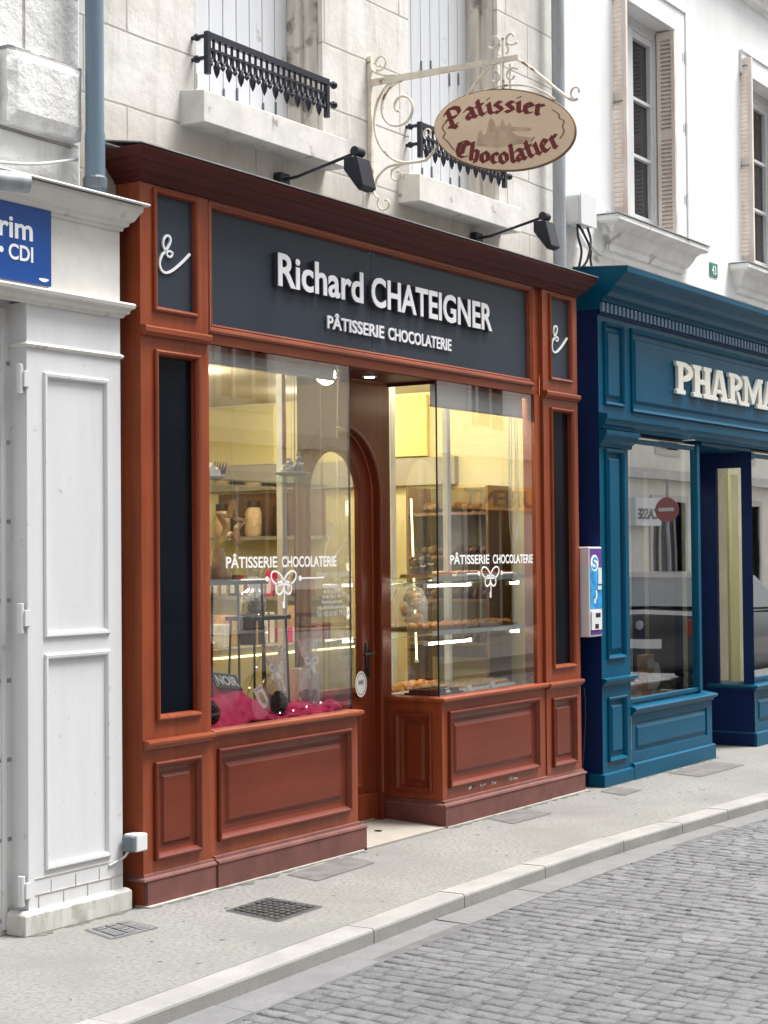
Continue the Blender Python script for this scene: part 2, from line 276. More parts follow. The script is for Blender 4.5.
# ------------------------------------------------------------------ mesh helper
class MB:
    def __init__(s): s.v = []; s.f = []; s.r = []; s.cur = 0.0
    def add(s, vs, fs):
        o = len(s.v); s.v += [tuple(p) for p in vs]
        for f in fs: s.f.append(tuple(i + o for i in f)); s.r.append(s.cur)
    def box(s, x0, x1, y0, y1, z0, z1):
        s.add([(x0, y0, z0), (x1, y0, z0), (x1, y1, z0), (x0, y1, z0), (x0, y0, z1), (x1, y0, z1), (x1, y1, z1), (x0, y1, z1)],
              [(0, 3, 2, 1), (4, 5, 6, 7), (0, 1, 5, 4), (1, 2, 6, 5), (2, 3, 7, 6), (3, 0, 4, 7)])
        return s
    def pbox(s, P, u0, u1, v0, v1, n0, n1):
        """box in panel coordinates through the mapper P(u, v, n)"""
        c = [P(u, v, n) for n in (n0, n1) for (u, v) in ((u0, v0), (u1, v0), (u1, v1), (u0, v1))]
        s.add(c, [(0, 3, 2, 1), (4, 5, 6, 7), (0, 1, 5, 4), (1, 2, 6, 5), (2, 3, 7, 6), (3, 0, 4, 7)])
        return s
    def tube(s, pts, r, n=8, cap=True, closed=False):
        pts = [Vector(p) for p in pts]; k = len(pts)
        rr = r if isinstance(r, (list, tuple)) else [r] * k
        prev = None; vs = []
        for i, p in enumerate(pts):
            if closed: t = (pts[(i + 1) % k] - pts[i - 1])
            else: t = (pts[min(i + 1, k - 1)] - pts[max(i - 1, 0)])
            if t.length < 1e-9: t = Vector((0, 0, 1))
            t.normalize()
            if prev is None:
                a = Vector((0, 0, 1)) if abs(t.z) < .9 else Vector((1, 0, 0))
                prev = t.cross(a).normalized()
            prev = (prev - t * prev.dot(t))
            if prev.length < 1e-6: prev = t.orthogonal()
            prev.normalize(); b = t.cross(prev)
            for j in range(n):
                a = 2 * PI * j / n
                vs.append(p + (prev * math.cos(a) + b * math.sin(a)) * rr[i])
        fs = []
        for i in range(k if closed else k - 1):
            i2 = (i + 1) % k
            for j in range(n): fs.append((i * n + j, i * n + (j + 1) % n, i2 * n + (j + 1) % n, i2 * n + j))
        if cap and not closed: fs += [tuple(range(n))[::-1], tuple((k - 1) * n + j for j in range(n))]
        s.add(vs, fs); return s
    def lathe(s, c, prof, n=16, axis='z'):
        vs = []; c = Vector(c)
        for (r, h) in prof:
            for j in range(n):
                a = 2 * PI * j / n; x, y = r * math.cos(a), r * math.sin(a)
                d = {'z': (x, y, h), 'y': (x, h, y), 'x': (h, x, y)}[axis]
                vs.append(c + Vector(d))
        fs = []
        for i in range(len(prof) - 1):
            for j in range(n): fs.append((i * n + j, i * n + (j + 1) % n, (i + 1) * n + (j + 1) % n, (i + 1) * n + j))
        fs += [tuple(range(n))[::-1], tuple((len(prof) - 1) * n + j for j in range(n))]
        s.add(vs, fs); return s
    def blob(s, c, r, n=10, m=6, jit=0.0):
        prof = [(max(.001, math.sin(PI * i / m)), -math.cos(PI * i / m)) for i in range(m + 1)]
        vs = []
        rx, ry, rz = r if isinstance(r, (tuple, list)) else (r, r, r)
        for (q, h) in prof:
            for j in range(n):
                a = 2 * PI * j / n; w = 1 + random.uniform(-jit, jit)
                vs.append((c[0] + q * math.cos(a) * rx * w, c[1] + q * math.sin(a) * ry * w, c[2] + h * rz * w))
        fs = [(i * n + j, i * n + (j + 1) % n, (i + 1) * n + (j + 1) % n, (i + 1) * n + j) for i in range(m) for j in range(n)]
        s.add(vs, fs); return s
    def frame(s, P, u0, u1, v0, v1, prof, fill=None):
        """mitred picture-frame moulding: prof = [(inset, height)...]; fill closes the middle at the last height"""
        vs = []
        for (i, h) in prof: vs += [P(u0 + i, v0 + i, h), P(u1 - i, v0 + i, h), P(u1 - i, v1 - i, h), P(u0 + i, v1 - i, h)]
        fs = []
        for k in range(len(prof) - 1):
            for j in range(4): fs.append((k * 4 + j, k * 4 + (j + 1) % 4, k * 4 + 4 + (j + 1) % 4, k * 4 + 4 + j))
        if fill: b = (len(prof) - 1) * 4; fs.append((b, b + 1, b + 2, b + 3))
        s.add(vs, fs); return s
    def plate(s, P, u0, u1, v0, v1, holes, n=0.0, depth=.03, rim=False):
        """front skin with rectangular holes whose edges go back by depth"""
        us = sorted({u0, u1, *[h[0] for h in holes], *[h[1] for h in holes]}); us = [u for u in us if u0 - 1e-9 <= u <= u1 + 1e-9]
        vv = sorted({v0, v1, *[h[2] for h in holes], *[h[3] for h in holes]}); vv = [v for v in vv if v0 - 1e-9 <= v <= v1 + 1e-9]
        for i in range(len(us) - 1):
            for j in range(len(vv) - 1):
                cu, cv = (us[i] + us[i + 1]) / 2, (vv[j] + vv[j + 1]) / 2
                if any(h[0] < cu < h[1] and h[2] < cv < h[3] for h in holes): continue
                s.add([P(us[i], vv[j], n), P(us[i + 1], vv[j], n), P(us[i + 1], vv[j + 1], n), P(us[i], vv[j + 1], n)], [(0, 1, 2, 3)])
        for (a, b, c, d) in holes + ([(u0, u1, v0, v1)] if rim else []):
            q = [(a, c), (b, c), (b, d), (a, d)]
            for k in range(4):
                (ua, va), (ub, vb) = q[k], q[(k + 1) % 4]
                s.add([P(ua, va, n), P(ub, vb, n), P(ub, vb, n - depth), P(ua, va, n - depth)], [(0, 1, 2, 3)])
        return s
    def extr(s, prof, x0, x1):
        """closed (y, z) profile run along x"""
        k = len(prof)
        s.add([(x0, y, z) for y, z in prof] + [(x1, y, z) for y, z in prof],
              [(i, (i + 1) % k, k + (i + 1) % k, k + i) for i in range(k)] + [tuple(range(k))[::-1], tuple(range(k, 2 * k))])
        return s
    def poly(s, P, pts, n0, n1):
        """flat outline (u, v) given thickness from n0 to n1"""
        k = len(pts)
        s.add([P(u, v, n0) for u, v in pts] + [P(u, v, n1) for u, v in pts],
              [(i, (i + 1) % k, k + (i + 1) % k, k + i) for i in range(k)] + [tuple(range(k))[::-1], tuple(range(k, 2 * k))])
        return s
    def ribbon(s, P, pts, w, n0, n1, closed=False):
        """flat band of width w along a (u, v) line, with thickness"""
        k = len(pts); L = []; R = []
        for i in range(k):
            a = pts[(i - 1) % k] if closed else pts[max(i - 1, 0)]; b = pts[(i + 1) % k] if closed else pts[min(i + 1, k - 1)]
            dx, dy = b[0] - a[0], b[1] - a[1]; l = math.hypot(dx, dy) or 1
            ww = w[i] if isinstance(w, list) else w
            nx, ny = -dy / l * ww / 2, dx / l * ww / 2
            L.append((pts[i][0] + nx, pts[i][1] + ny)); R.append((pts[i][0] - nx, pts[i][1] - ny))
        vs = [P(*q, n1) for q in L] + [P(*q, n1) for q in R] + [P(*q, n0) for q in L] + [P(*q, n0) for q in R]
        fs = []
        for i in range(k if closed else k - 1):
            j = (i + 1) % k
            fs += [(i, j, k + j, k + i), (2 * k + i, 3 * k + i, 3 * k + j, 2 * k + j), (i, 2 * k + i, 2 * k + j, j), (k + i, k + j, 3 * k + j, 3 * k + i)]
        if not closed: fs += [(0, k, 3 * k, 2 * k), (k - 1, 3 * k - 1, 4 * k - 1, 2 * k - 1)]
        s.add(vs, fs); return s
    def sweep(s, path, prof, cap=True):
        """prof = [(out, z)] swept along a plan polyline, mitred; outwards is to the right of travel"""
        k = len(path); vs = []
        for i in range(k):
            d = []
            for (a, b) in ((i - 1, i), (i, i + 1)):
                if 0 <= a and b < k:
                    t = Vector((path[b][0] - path[a][0], path[b][1] - path[a][1])).normalized(); d.append(Vector((t.y, -t.x)))
            if len(d) == 2:
                nn = d[0] + d[1]; nn = nn / (nn.length_squared / 2) if nn.length_squared > 1e-9 else d[0]
            else: nn = d[0]
            for (o, z) in prof: vs.append((path[i][0] + nn.x * o, path[i][1] + nn.y * o, z))
        m = len(prof); fs = []
        for i in range(k - 1):
            for j in range(m - 1): fs.append((i * m + j, (i + 1) * m + j, (i + 1) * m + j + 1, i * m + j + 1))
        if cap: fs += [tuple(range(m)), tuple((k - 1) * m + j for j in range(m))[::-1]]
        s.add(vs, fs); return s
    def build(s, name, material, parent=None, bevel=0.0, smooth=False, origin=None, angle=None, fix=True):
        me = bpy.data.meshes.new(name)
        o = Vector(origin) if origin else Vector((0, 0, 0))
        me.from_pydata([Vector(p) - o for p in s.v], [], s.f)
        if any(s.r):
            at = me.attributes.new('rnd', 'FLOAT', 'FACE')
            at.data.foreach_set('value', s.r)
        if fix:
            bm = bmesh.new(); bm.from_mesh(me)
            bmesh.ops.recalc_face_normals(bm, faces=bm.faces)
            bm.to_mesh(me); bm.free()
        if smooth:
            for p in me.polygons: p.use_smooth = True
        if material: me.materials.append(material)
        ob = bpy.data.objects.new(name, me); COL.objects.link(ob); ob.location = o
        if parent:
            bpy.context.view_layer.update()
            ob.parent = parent; ob.matrix_parent_inverse = world(parent).inverted()
        if bevel:
            b = ob.modifiers.new('Bevel', 'BEVEL'); b.width = bevel; b.segments = 2; b.limit_method = 'ANGLE'; b.angle_limit = math.radians(40)
        if smooth and angle:
            es = ob.modifiers.new('Edges', 'EDGE_SPLIT'); es.split_angle = math.radians(angle)
        return ob

def world(o):
    m = o.matrix_basis.copy()
    if o.parent: m = world(o.parent) @ o.matrix_parent_inverse @ m
    return m

def tag(o, label=None, cat=None, group=None, kind=None):
    if label: o['label'] = label
    if cat: o['category'] = cat
    if group: o['group'] = group
    if kind: o['kind'] = kind
    return o

def thing(name, label, cat, loc, group=None):
    o = bpy.data.objects.new(name, None); COL.objects.link(o); o.location = loc
    o.empty_display_size = .1
    return tag(o, label, cat, group)

def copy_thing(root, delta, label):
    r = root.copy(); COL.objects.link(r); r.location = root.location + Vector(delta); r['label'] = label
    def rec(src, dst):
        for ch in [c for c in list(bpy.data.objects) if c.parent == src]:
            c = ch.copy(); COL.objects.link(c); c.parent = dst; rec(ch, c)
    rec(root, r)
    return r

def PF(Y):                      # panel facing the street
    return lambda u, v, n: (u, Y - n, v)
def PL(X):                      # panel facing back up the street (towards -x)
    return lambda u, v, n: (X - n, u, v)
def PR(X):
    return lambda u, v, n: (X + n, u, v)

# ---- lettering
def text_mesh(body, bold=0.0, spacing=1.0):
    cu = bpy.data.curves.new('t', 'FONT'); cu.body = body; cu.size = 1; cu.offset = bold; cu.space_character = spacing
    cu.fill_mode = 'FRONT'; cu.resolution_u = 4
    ob = bpy.data.objects.new('t', cu); COL.objects.link(ob)
    bpy.context.view_layer.update()
    dg = bpy.context.evaluated_depsgraph_get()
    me = bpy.data.meshes.new_from_object(ob.evaluated_get(dg))
    bpy.data.objects.remove(ob); bpy.data.curves.remove(cu)
    vs = [(v.co.x, v.co.y) for v in me.vertices]; fs = [tuple(p.vertices) for p in me.polygons]
    bpy.data.meshes.remove(me)
    return vs, fs

def add_text(mb, P, body, u0, u1, v0, v1, n0, n1, bold=.012, spacing=1.0, ref=None, flip=False):
    """fit the text into the rectangle; with n1 > n0 it gets thickness. ref = text whose height gives the scale"""
    vs, fs = text_mesh(body, bold, spacing)
    xs = [p[0] for p in vs]; ys = [p[1] for p in vs]
    if ref: ry = [p[1] for p in text_mesh(ref, bold, spacing)[0]]
    else: ry = ys
    sx = (u1 - u0) / (max(xs) - min(xs)); sy = (v1 - v0) / (max(ry) - min(ry))
    q = [(u0 + (x - min(xs)) * sx, v0 + (y - min(ry)) * sy) for x, y in vs]
    k = len(q)
    if n1 - n0 < 1e-6:
        mb.add([P(u, v, n1) for u, v in q], fs); return
    mb.add([P(u, v, n1) for u, v in q], fs)
    mb.add([P(u, v, n0) for u, v in q], fs)
    cnt = {}
    for f in fs:
        for a, b in zip(f, f[1:] + f[:1]): cnt[(a, b)] = 1
    ed = [(a, b) for (a, b) in cnt if (b, a) not in cnt]
    mb.add([P(u, v, n1) for u, v in q] + [P(u, v, n0) for u, v in q], [(a, b, k + b, k + a) for a, b in ed])

def hull(pts):
    pts = sorted(set((round(x, 6), round(y, 6)) for x, y in pts))
    def half(p):
        h = []
        for q in p:
            while len(h) >= 2 and (h[-1][0] - h[-2][0]) * (q[1] - h[-2][1]) - (h[-1][1] - h[-2][1]) * (q[0] - h[-2][0]) <= 0: h.pop()
            h.append(q)
        return h
    a, b = half(pts), half(pts[::-1])
    return a[:-1] + b[:-1]

def arc(cx, cy, rx, ry, a0, a1, n=14):
    return [(cx + rx * math.cos(math.radians(a0 + (a1 - a0) * i / n)), cy + ry * math.sin(math.radians(a0 + (a1 - a0) * i / n))) for i in range(n + 1)]

def smooth_line(pts, sub=6, closed=False):
    """Catmull-Rom through the points"""
    k = len(pts); out = []
    rng = range(k if closed else k - 1)
    for i in rng:
        g = (lambda j: pts[j % k]) if closed else (lambda j: pts[min(max(j, 0), k - 1)])
        p0, p1, p2, p3 = g(i - 1), g(i), g(i + 1), g(i + 2)
        for s_ in range(sub):
            t = s_ / sub
            out.append(tuple(.5 * (2 * b + (c - a) * t + (2 * a - 5 * b + 4 * c - d) * t * t + (3 * b - 3 * c + d - a) * t ** 3) for a, b, c, d in zip(p0, p1, p2, p3)))
    if not closed: out.append(tuple(pts[-1]))
    return out

def spiral(c, r0, r1, a0, a1, n=26):
    return [(c[0] + (r0 + (r1 - r0) * i / n) * math.cos(math.radians(a0 + (a1 - a0) * i / n)),
             c[1] + (r0 + (r1 - r0) * i / n) * math.sin(math.radians(a0 + (a1 - a0) * i / n))) for i in range(n + 1)]

# =================================================================== GROUND
def lin(x, table):
    for (a, ya), (b, yb) in zip(table, table[1:]):
        if x <= b: return ya + (yb - ya) * (x - a) / (b - a)
    return table[-1][1]
KF = [(-14, -1.75), (-6, -1.42), (-1.6, -1.241), (.15, -1.163), (1.1, -1.115), (2.8, -1.108), (4.2, -1.185), (9, -1.5), (40, -3.0)]
kf = lambda x: lin(x, KF)
KW = .143
tag(MB().box(-90, 90, -90, 90, -.4, -.3).build('ground', M['ground']), kind='structure')

pv = MB()
xs = [-14, -6, -1.6, .15, 1.1, 2.8, 4.2, 9, 40]
for a, b in zip(xs, xs[1:]):
    ya, yb = kf(a) + KW - .004, kf(b) + KW - .004
    n = max(1, int((b - a) / 1.2))
    pv.add([(a, ya, 0), (b, yb, 0), (b, 1.0, 0), (a, 1.0, 0), (a, ya, -.3), (b, yb, -.3)], [(0, 1, 2, 3), (0, 4, 5, 1)])
tag(pv.build('pavement', M['pave']), kind='structure')

joints = [-13, -11.8, -10.6, -9.4, -8.2, -7.1, -6, -4.9, -3.8, -2.75, -1.6, .154, 1.017, 1.87, 2.838, 3.584, 4.227, 5.1, 6, 6.95, 7.9, 8.8, 9.8, 10.8, 11.8, 12.8, 13.8, 15, 16.2, 17.5, 19, 21, 24, 28, 34, 40]
kb = MB()
for a, b in zip(joints, joints[1:]):
    g = .0035; x0, x1 = a + g, b - g; dz = random.uniform(-.002, .002)
    y0a, y0b = kf(x0), kf(x1)
    r = .012
    prof = [(0, -.3), (.0, -r), (r * .3, -r * .3), (r, 0), (KW, 0), (KW, -.3)]
    m = len(prof)
    vs = [(x0, y0a + p, z + dz) for p, z in prof] + [(x1, y0b + p, z + dz) for p, z in prof]
    kb.add(vs, [(i, (i + 1) % m, m + (i + 1) % m, m + i) for i in range(m)] + [tuple(range(m)), tuple(range(m, 2 * m))[::-1]])
tag(kb.build('kerb', M['kerb']), kind='structure')
ks = MB(); ks.add([(a, kf(a) + .01, -.02) for a in (-14, 0, 40)] + [(a, kf(a) + KW - .01, -.02) for a in (-14, 0, 40)], [])  # joint bed
for a in joints[1:-1]: ks.box(a - .0035, a + .0035, kf(a) + .006, kf(a) + KW - .003, -.25, -.006)
tag(ks.build('kerb_joint_mortar', M['grout']), kind='structure')

ZR = -.064
gt = MB(); x = -13.0
while x < 38:
    l = random.uniform(.55, .95); x1 = min(38, x + l); dz = random.uniform(-.003, .002)
    gt.box(x + .004, x1 - .004, 0, 0, 0, 0) if False else None
    w = .19
    ys = [(x + .004, kf(x + .004)), (x1 - .004, kf(x1 - .004))]
    vs = []
    for (px, py) in ys: vs += [(px, py - .002, ZR + dz), (px, py - w + .006, ZR + dz - .004), (px, py - w + .002, ZR - .06), (px, py - .002, ZR - .06)]
    gt.add(vs, [(0, 1, 5, 4), (1, 2, 6, 5), (2, 3, 7, 6), (0, 4, 7, 3), (0, 3, 2, 1), (4, 5, 6, 7)])
    x = x1
tag(gt.build('gutter', M['gutter']), kind='structure')

road = MB()
road.cur = .001
tag(MB().box(-60, 80, -6.42, -1.0, -.35, ZR - .0056).build('road_bed', M['grout']), kind='structure')
cx = -4.2
while cx < 17:
    wdt = random.uniform(.078, .096)
    y = kf(cx) - .195; first = True
    while y > -6.35:
        ln = random.uniform(.06, .135) if first else random.uniform(.085, .135); first = False
        ya, yb = y, max(y - ln, -6.4)
        bow = lambda yy: .10 * ((yy + 3.8) / 2.5) ** 2 + .012 * math.sin(yy * 5 + cx * 3)
        g = .0022
        if kf(cx) - .193 < ya: ya = kf(cx) - .193
        if ya - yb > .04:
            dz = random.gauss(0, .0011); tx = random.gauss(0, .0013); ty = random.gauss(0, .0012)
            j = lambda: random.uniform(-.0058, .0058)
            A = [(cx + g + bow(yb) + j(), yb + g + j()), (cx + wdt - g + bow(yb) + j(), yb + g + j()), (cx + wdt - g + bow(ya) + j(), ya - g + j()), (cx + g + bow(ya) + j(), ya - g + j())]
            mx = sum(p[0] for p in A) / 4; my = sum(p[1] for p in A) / 4
            e = .021
            zz = lambda p: ZR + dz + tx * (1 if p[0] > mx else -1) + ty * (1 if p[1] > my else -1)
            low = [(p[0], p[1], ZR - .02) for p in A]
            mid = [(p[0], p[1], zz(p) - .0042) for p in A]
            top = [(p[0] + (e if p[0] < mx else -e), p[1] + (e if p[1] < my else -e), zz(p)) for p in A]
            road.cur = random.uniform(.02, 1)
            road.add(low + mid + top, [(8, 9, 10, 11)] + [(q, (q + 1) % 4, 4 + (q + 1) % 4, 4 + q) for q in range(4)] + [(4 + q, 4 + (q + 1) % 4, 8 + (q + 1) % 4, 8 + q) for q in range(4)])
        y = yb
    cx += wdt
tag(road.build('road', M['sett'], fix=True, smooth=True), kind='structure')
tag(MB().box(-40, 60, -8.0, -6.42, -.3, 0).build('far_pavement', M['pave']), kind='structure')

def quad_cover(name, pts, label, m, pattern=None, h=.0028):
    c = Vector((sum(p[0] for p in pts) / 4, sum(p[1] for p in pts) / 4, 0))
    t = thing(name, label, 'cover', c, None)
    b = MB(); b.add([(x, y, .001) for x, y in pts] + [(x, y, h) for x, y in pts], [(4, 5, 6, 7)] + [(i, (i + 1) % 4, 4 + (i + 1) % 4, 4 + i) for i in range(4)])
    b.build('plate', m, t)
    B = lambda u, v: Vector((*(Vector(pts[0]) * (1 - u) * (1 - v) + Vector(pts[1]) * u * (1 - v) + Vector(pts[2]) * u * v + Vector(pts[3]) * (1 - u) * v), 0))
    if pattern:
        k = MB(); nu, nv = pattern
        for i in range(nu):
            for j in range(nv):
                u0, u1 = .06 + .88 * (i + .14) / nu, .06 + .88 * (i + .86) / nu; v0, v1 = .06 + .88 * (j + .14) / nv, .06 + .88 * (j + .86) / nv
                q = [B(u0, v0), B(u1, v0), B(u1, v1), B(u0, v1)]
                hh = h + random.uniform(.003, .006)
                k.add([(p.x, p.y, h - .001) for p in q] + [(p.x, p.y, hh) for p in q], [(4, 5, 6, 7)] + [(a, (a + 1) % 4, 4 + (a + 1) % 4, 4 + a) for a in range(4)])
        k.build('raised_pattern', m, t)
    f = MB()
    for a in range(4):
        p, q = Vector(pts[a]), Vector(pts[(a + 1) % 4]); d = (q - p).normalized() * .012; nrm = Vector((d.y, -d.x))
        if nrm.dot(p - c.to_2d()) < 0: nrm = -nrm
        f.add([(*p, .0016), (*q, .0016), (*(q + nrm), .0016), (*(p + nrm), .0016)], [(0, 1, 2, 3)])
    f.build('joint', M['grout'], t)
quad_cover('utility_cover', [(.05, -.72), (.13, -.375), (.467, -.36), (.42, -.70)], 'dark cast iron utility cover with raised squares in front of the red shop', M['cover_dark'], (8, 7))
quad_cover('metal_plate', [(.94, -.315), (1.0, -.095), (1.585, -.07), (1.51, -.28)], 'plain grey plate in the pavement left of the doorstep', M['cover'])
quad_cover('grating_cover', [(-.588, -.313), (-.511, -.10), (-.272, -.128), (-.322, -.333)], 'small ribbed pavement cover at the foot of the white pilaster', M['gutter'], (11, 3))
quad_cover('metal_plate', [(3.05, -.28), (3.16, -.06), (3.63, -.06), (3.51, -.29)], 'plain grey plate in the pavement right of the doorstep', M['cover'])
quad_cover('metal_plate', [(4.494, -.34), (4.60, -.13), (4.85, -.12), (4.80, -.33)], 'small grey plate in the pavement where the red and blue shopfronts meet', M['cover'])
quad_cover('metal_plate', [(5.654, -.41), (5.75, -.13), (6.55, -.15), (6.48, -.43)], 'wide grey plate in the pavement below the pharmacy window', M['cover'])

M['grime'] = mat('grime', (.12, .115, .10, 1), .95, var=.4, vscale=14)
gm = MB(); gm.cur = .0
def foot_grime(xa, xb, y0):
    x = xa
    while x < xb:
        l = random.uniform(.05, .22); d = random.uniform(.02, .06)
        k = 7; pts = [(x + l * i / k, y0 - d * (.35 + .65 * random.random()) * math.sin(PI * (i + .5) / (k + 1))) for i in range(k + 1)]
        gm.poly(lambda u, v, n: (u, v, n), [(x, y0 + .012), (x + l, y0 + .012)] + pts[::-1], .0011, .0019); x += l * random.uniform(.9, 1.6)
foot_grime(-.74, -.10, .022); foot_grime(-.02, 1.8, -.036); foot_grime(2.72, 4.56, -.036); foot_grime(4.8, 6.75, -.074)
for k in range(46):
    x, y, r = random.uniform(-1.5, 7.5), random.uniform(-.95, -.15), random.uniform(.005, .016)
    gm.poly(lambda u, v, n: (u, v, n), [(x + r * random.uniform(.6, 1.2) * math.cos(t), y + r * random.uniform(.6, 1.2) * math.sin(t)) for t in [2 * PI * i / 9 for i in range(9)]], .0009, .0015)
tag(gm.build('pavement_stains', M['grime']), 'dark grime and gum spots scattered over the pavement and along the wall feet', 'stains', kind='stuff')

# =================================================================== BUILDINGS
YW = .15
def wall_skin(mb, x0, x1, z0, z1, y, holes, depth):
    mb.plate(PF(y), x0, x1, z0, z1, holes, 0, depth)

# ---- the pastry shop's stone house
house = thing('stone_house', 'limestone house front with shuttered upper windows above the red shopfront', 'house', (2.2, YW, 0))
W1 = (.60, 1.72, 3.95, 6.35); W2 = (2.634, 3.75, 3.90, 6.35)
w = MB(); wall_skin(w, -.262, 4.66, 0, 7.4, YW, [W1, W2, (.02, 4.5, -.01, 3.3)], .30)
w.build('wall', M['stone'], house)
def shuttered(Wn, railz):
    x0, x1, z0, z1 = Wn
    # weathered stone reveal lining with a rebate
    j = MB()
    j.box(x1 - .012, x1 + .001, YW + .03, YW + .29, z0, z1); j.box(x1 - .05, x1 - .012, YW + .12, YW + .29, z0, z1)
    j.box(x0 - .001, x0 + .012, YW + .03, YW + .29, z0, z1)
    j.box(x0 + .012, x1 - .05, YW + .03, YW + .29, z1 - .02, z1 + .001)
    s = MB(); p = x0 + .014; k = 0
    n = 9; pw = (x1 - .05 - x0 - .014) / n
    for k in range(n): s.box(p + k * pw + .0035, p + (k + 1) * pw - .0035, YW + .205, YW + .232, z0 + .03, z1 - .03)
    s.box(p, p + n * pw, YW + .234, YW + .25, z0 + .02, z1 - .02)
    win = MB(); win.box(x0 + .02, x1 - .02, YW + .26, YW + .275, z0, z1)
    wn = win.build('window', M['glass_dark'], house)
    j.build('frame', M['jamb'], wn, bevel=.004)
    s.build('shutter', M['shutter'], wn, bevel=.003)
    ir = MB()
    for k in (2, 4, 5, 7, 8):
        for zz in (z0 + .10, z0 + .78):
            ir = MB(); zz += .03 * (k % 3); ir.box(p + k * pw - .006, p + k * pw + .006, YW + .198, YW + .204, zz - .04, zz + .04); ir.build('shutter_iron', M['grey_plastic'], wn)
    # sill slab
    sl = MB(); sl.extr([(YW + .29, z0), (YW + .002, z0 - .002), (.0, z0 - .022), (.0, z0 - .18), (YW + .29, z0 - .18)], x0 - .13, x1 + .02)
    sl.build('sill', M['sill'], wn, bevel=.004)
    # cast iron guard rail
    r = MB(); yr = .055; a, b = x0 - .03, x1 - .1; zt, zb = railz, railz - .065
    r.box(a, b, yr - .014, yr + .014, zt - .02, zt + .012); r.box(a, b, yr - .008, yr + .008, zb - .012, zb + .002)
    for e in (a, b): r.box(e - .013, e + .013, yr - .013, yr + .013, zt - .20, zt + .014)
    for zz in (zt - .005, zt - .115):
        r.tube([(a - .002, YW + .02, zz), (a - .002, yr, zz)], .011, 8)
        r.tube([(b, yr, zz), (b + .07, yr, zz)], .011, 8)
        r.blob((b + .07, yr, zz), .022, 8, 6); r.blob((a - .002, YW - .03, zz), .02, 8, 6)
    n2 = 21; st = (b - a) / n2
    for k in range(n2):
        cxx = a + (k + .5) * st
        r.tube([(cxx - st * .5, yr, zt - .02), (cxx - st * .5, yr, zb)], .008, 6)
        ring = [(cxx + st * .42 * math.cos(t), yr, zb - .035 + .03 * math.sin(t)) for t in [2 * PI * i / 10 for i in range(10)]]
        r.tube(ring, .0085, 6, closed=True)
        if k % 2: r.tube([(cxx, yr, zb - .06), (cxx, yr, zb - .085), (cxx, yr, zb - .115), (cxx, yr, zb - .14)], [.009, .02, .014, .002], 6)
        else: r.tube([(cxx, yr, zb - .06), (cxx, yr, zb - .08), (cxx, yr, zb - .095)], [.008, .015, .002], 6)
    r.build('guard_rail', M['iron'], wn, smooth=True, angle=40)
shuttered(W1, 4.235); shuttered(W2, 4.20)
rf = MB(); rf.extr([(YW - .35, 7.38), (YW - .35, 7.45), (4.5, 9.5), (4.5, 7.38)], -.262, 4.66); rf.build('roof', M['roofs'], house)

# ---- house on the left
lh = thing('stone_house', 'whitewashed rough stone house at the left end with one raised block', 'house', (-3, YW, 0))
w = MB(); wall_skin(w, -9, -.266, 0, 7.2, YW, [], .3); w.build('wall', M['stone_l'], lh)
def raised_block(mb, x0, x1, z0, z1, y, d):
    nx, nz = 10, 6
    P = PF(y); vs = []
    for i in range(nx + 1):
        for k in range(nz + 1):
            u = x0 + (x1 - x0) * i / nx; v = z0 + (z1 - z0) * k / nz
            e = i in (0, nx) or k in (0, nz)
            n = d * (.72 if e else 1) + random.uniform(-.004, .004) * (0 if i < nx * .55 and not e else 1)
            vs.append(P(u + (random.uniform(-.006, .006) if e else 0), v + (random.uniform(-.006, .006) if e else 0), n))
    fs = [(i * (nz + 1) + k, (i + 1) * (nz + 1) + k, (i + 1) * (nz + 1) + k + 1, i * (nz + 1) + k + 1) for i in range(nx) for k in range(nz)]
    mb.add(vs, fs)
    edge = [i * (nz + 1) for i in range(nx + 1)] + [nx * (nz + 1) + k for k in range(1, nz + 1)] + [i * (nz + 1) + nz for i in range(nx - 1, -1, -1)] + [k for k in range(nz - 1, 0, -1)]
    ring = [vs[i] for i in edge]; back = [(p[0], y + .01, p[2]) for p in ring]; k = len(ring)
    mb.add(ring + back, [(i, (i + 1) % k, k + (i + 1) % k, k + i) for i in range(k)])
rb = MB(); raised_block(rb, -.775, -.30, 3.53, 3.868, YW, .07); rb.build('raised_block', M['stone_l'], lh)
rb = MB(); raised_block(rb, -1.9, -.80, 3.53, 3.868, YW, .03); rb.build('raised_block', M['stone_l'], lh)
rf = MB(); rf.extr([(YW - .35, 7.18), (YW - .35, 7.25), (4.5, 9.3), (4.5, 7.18)], -9, -.266); rf.build('roof', M['roofs'], lh)

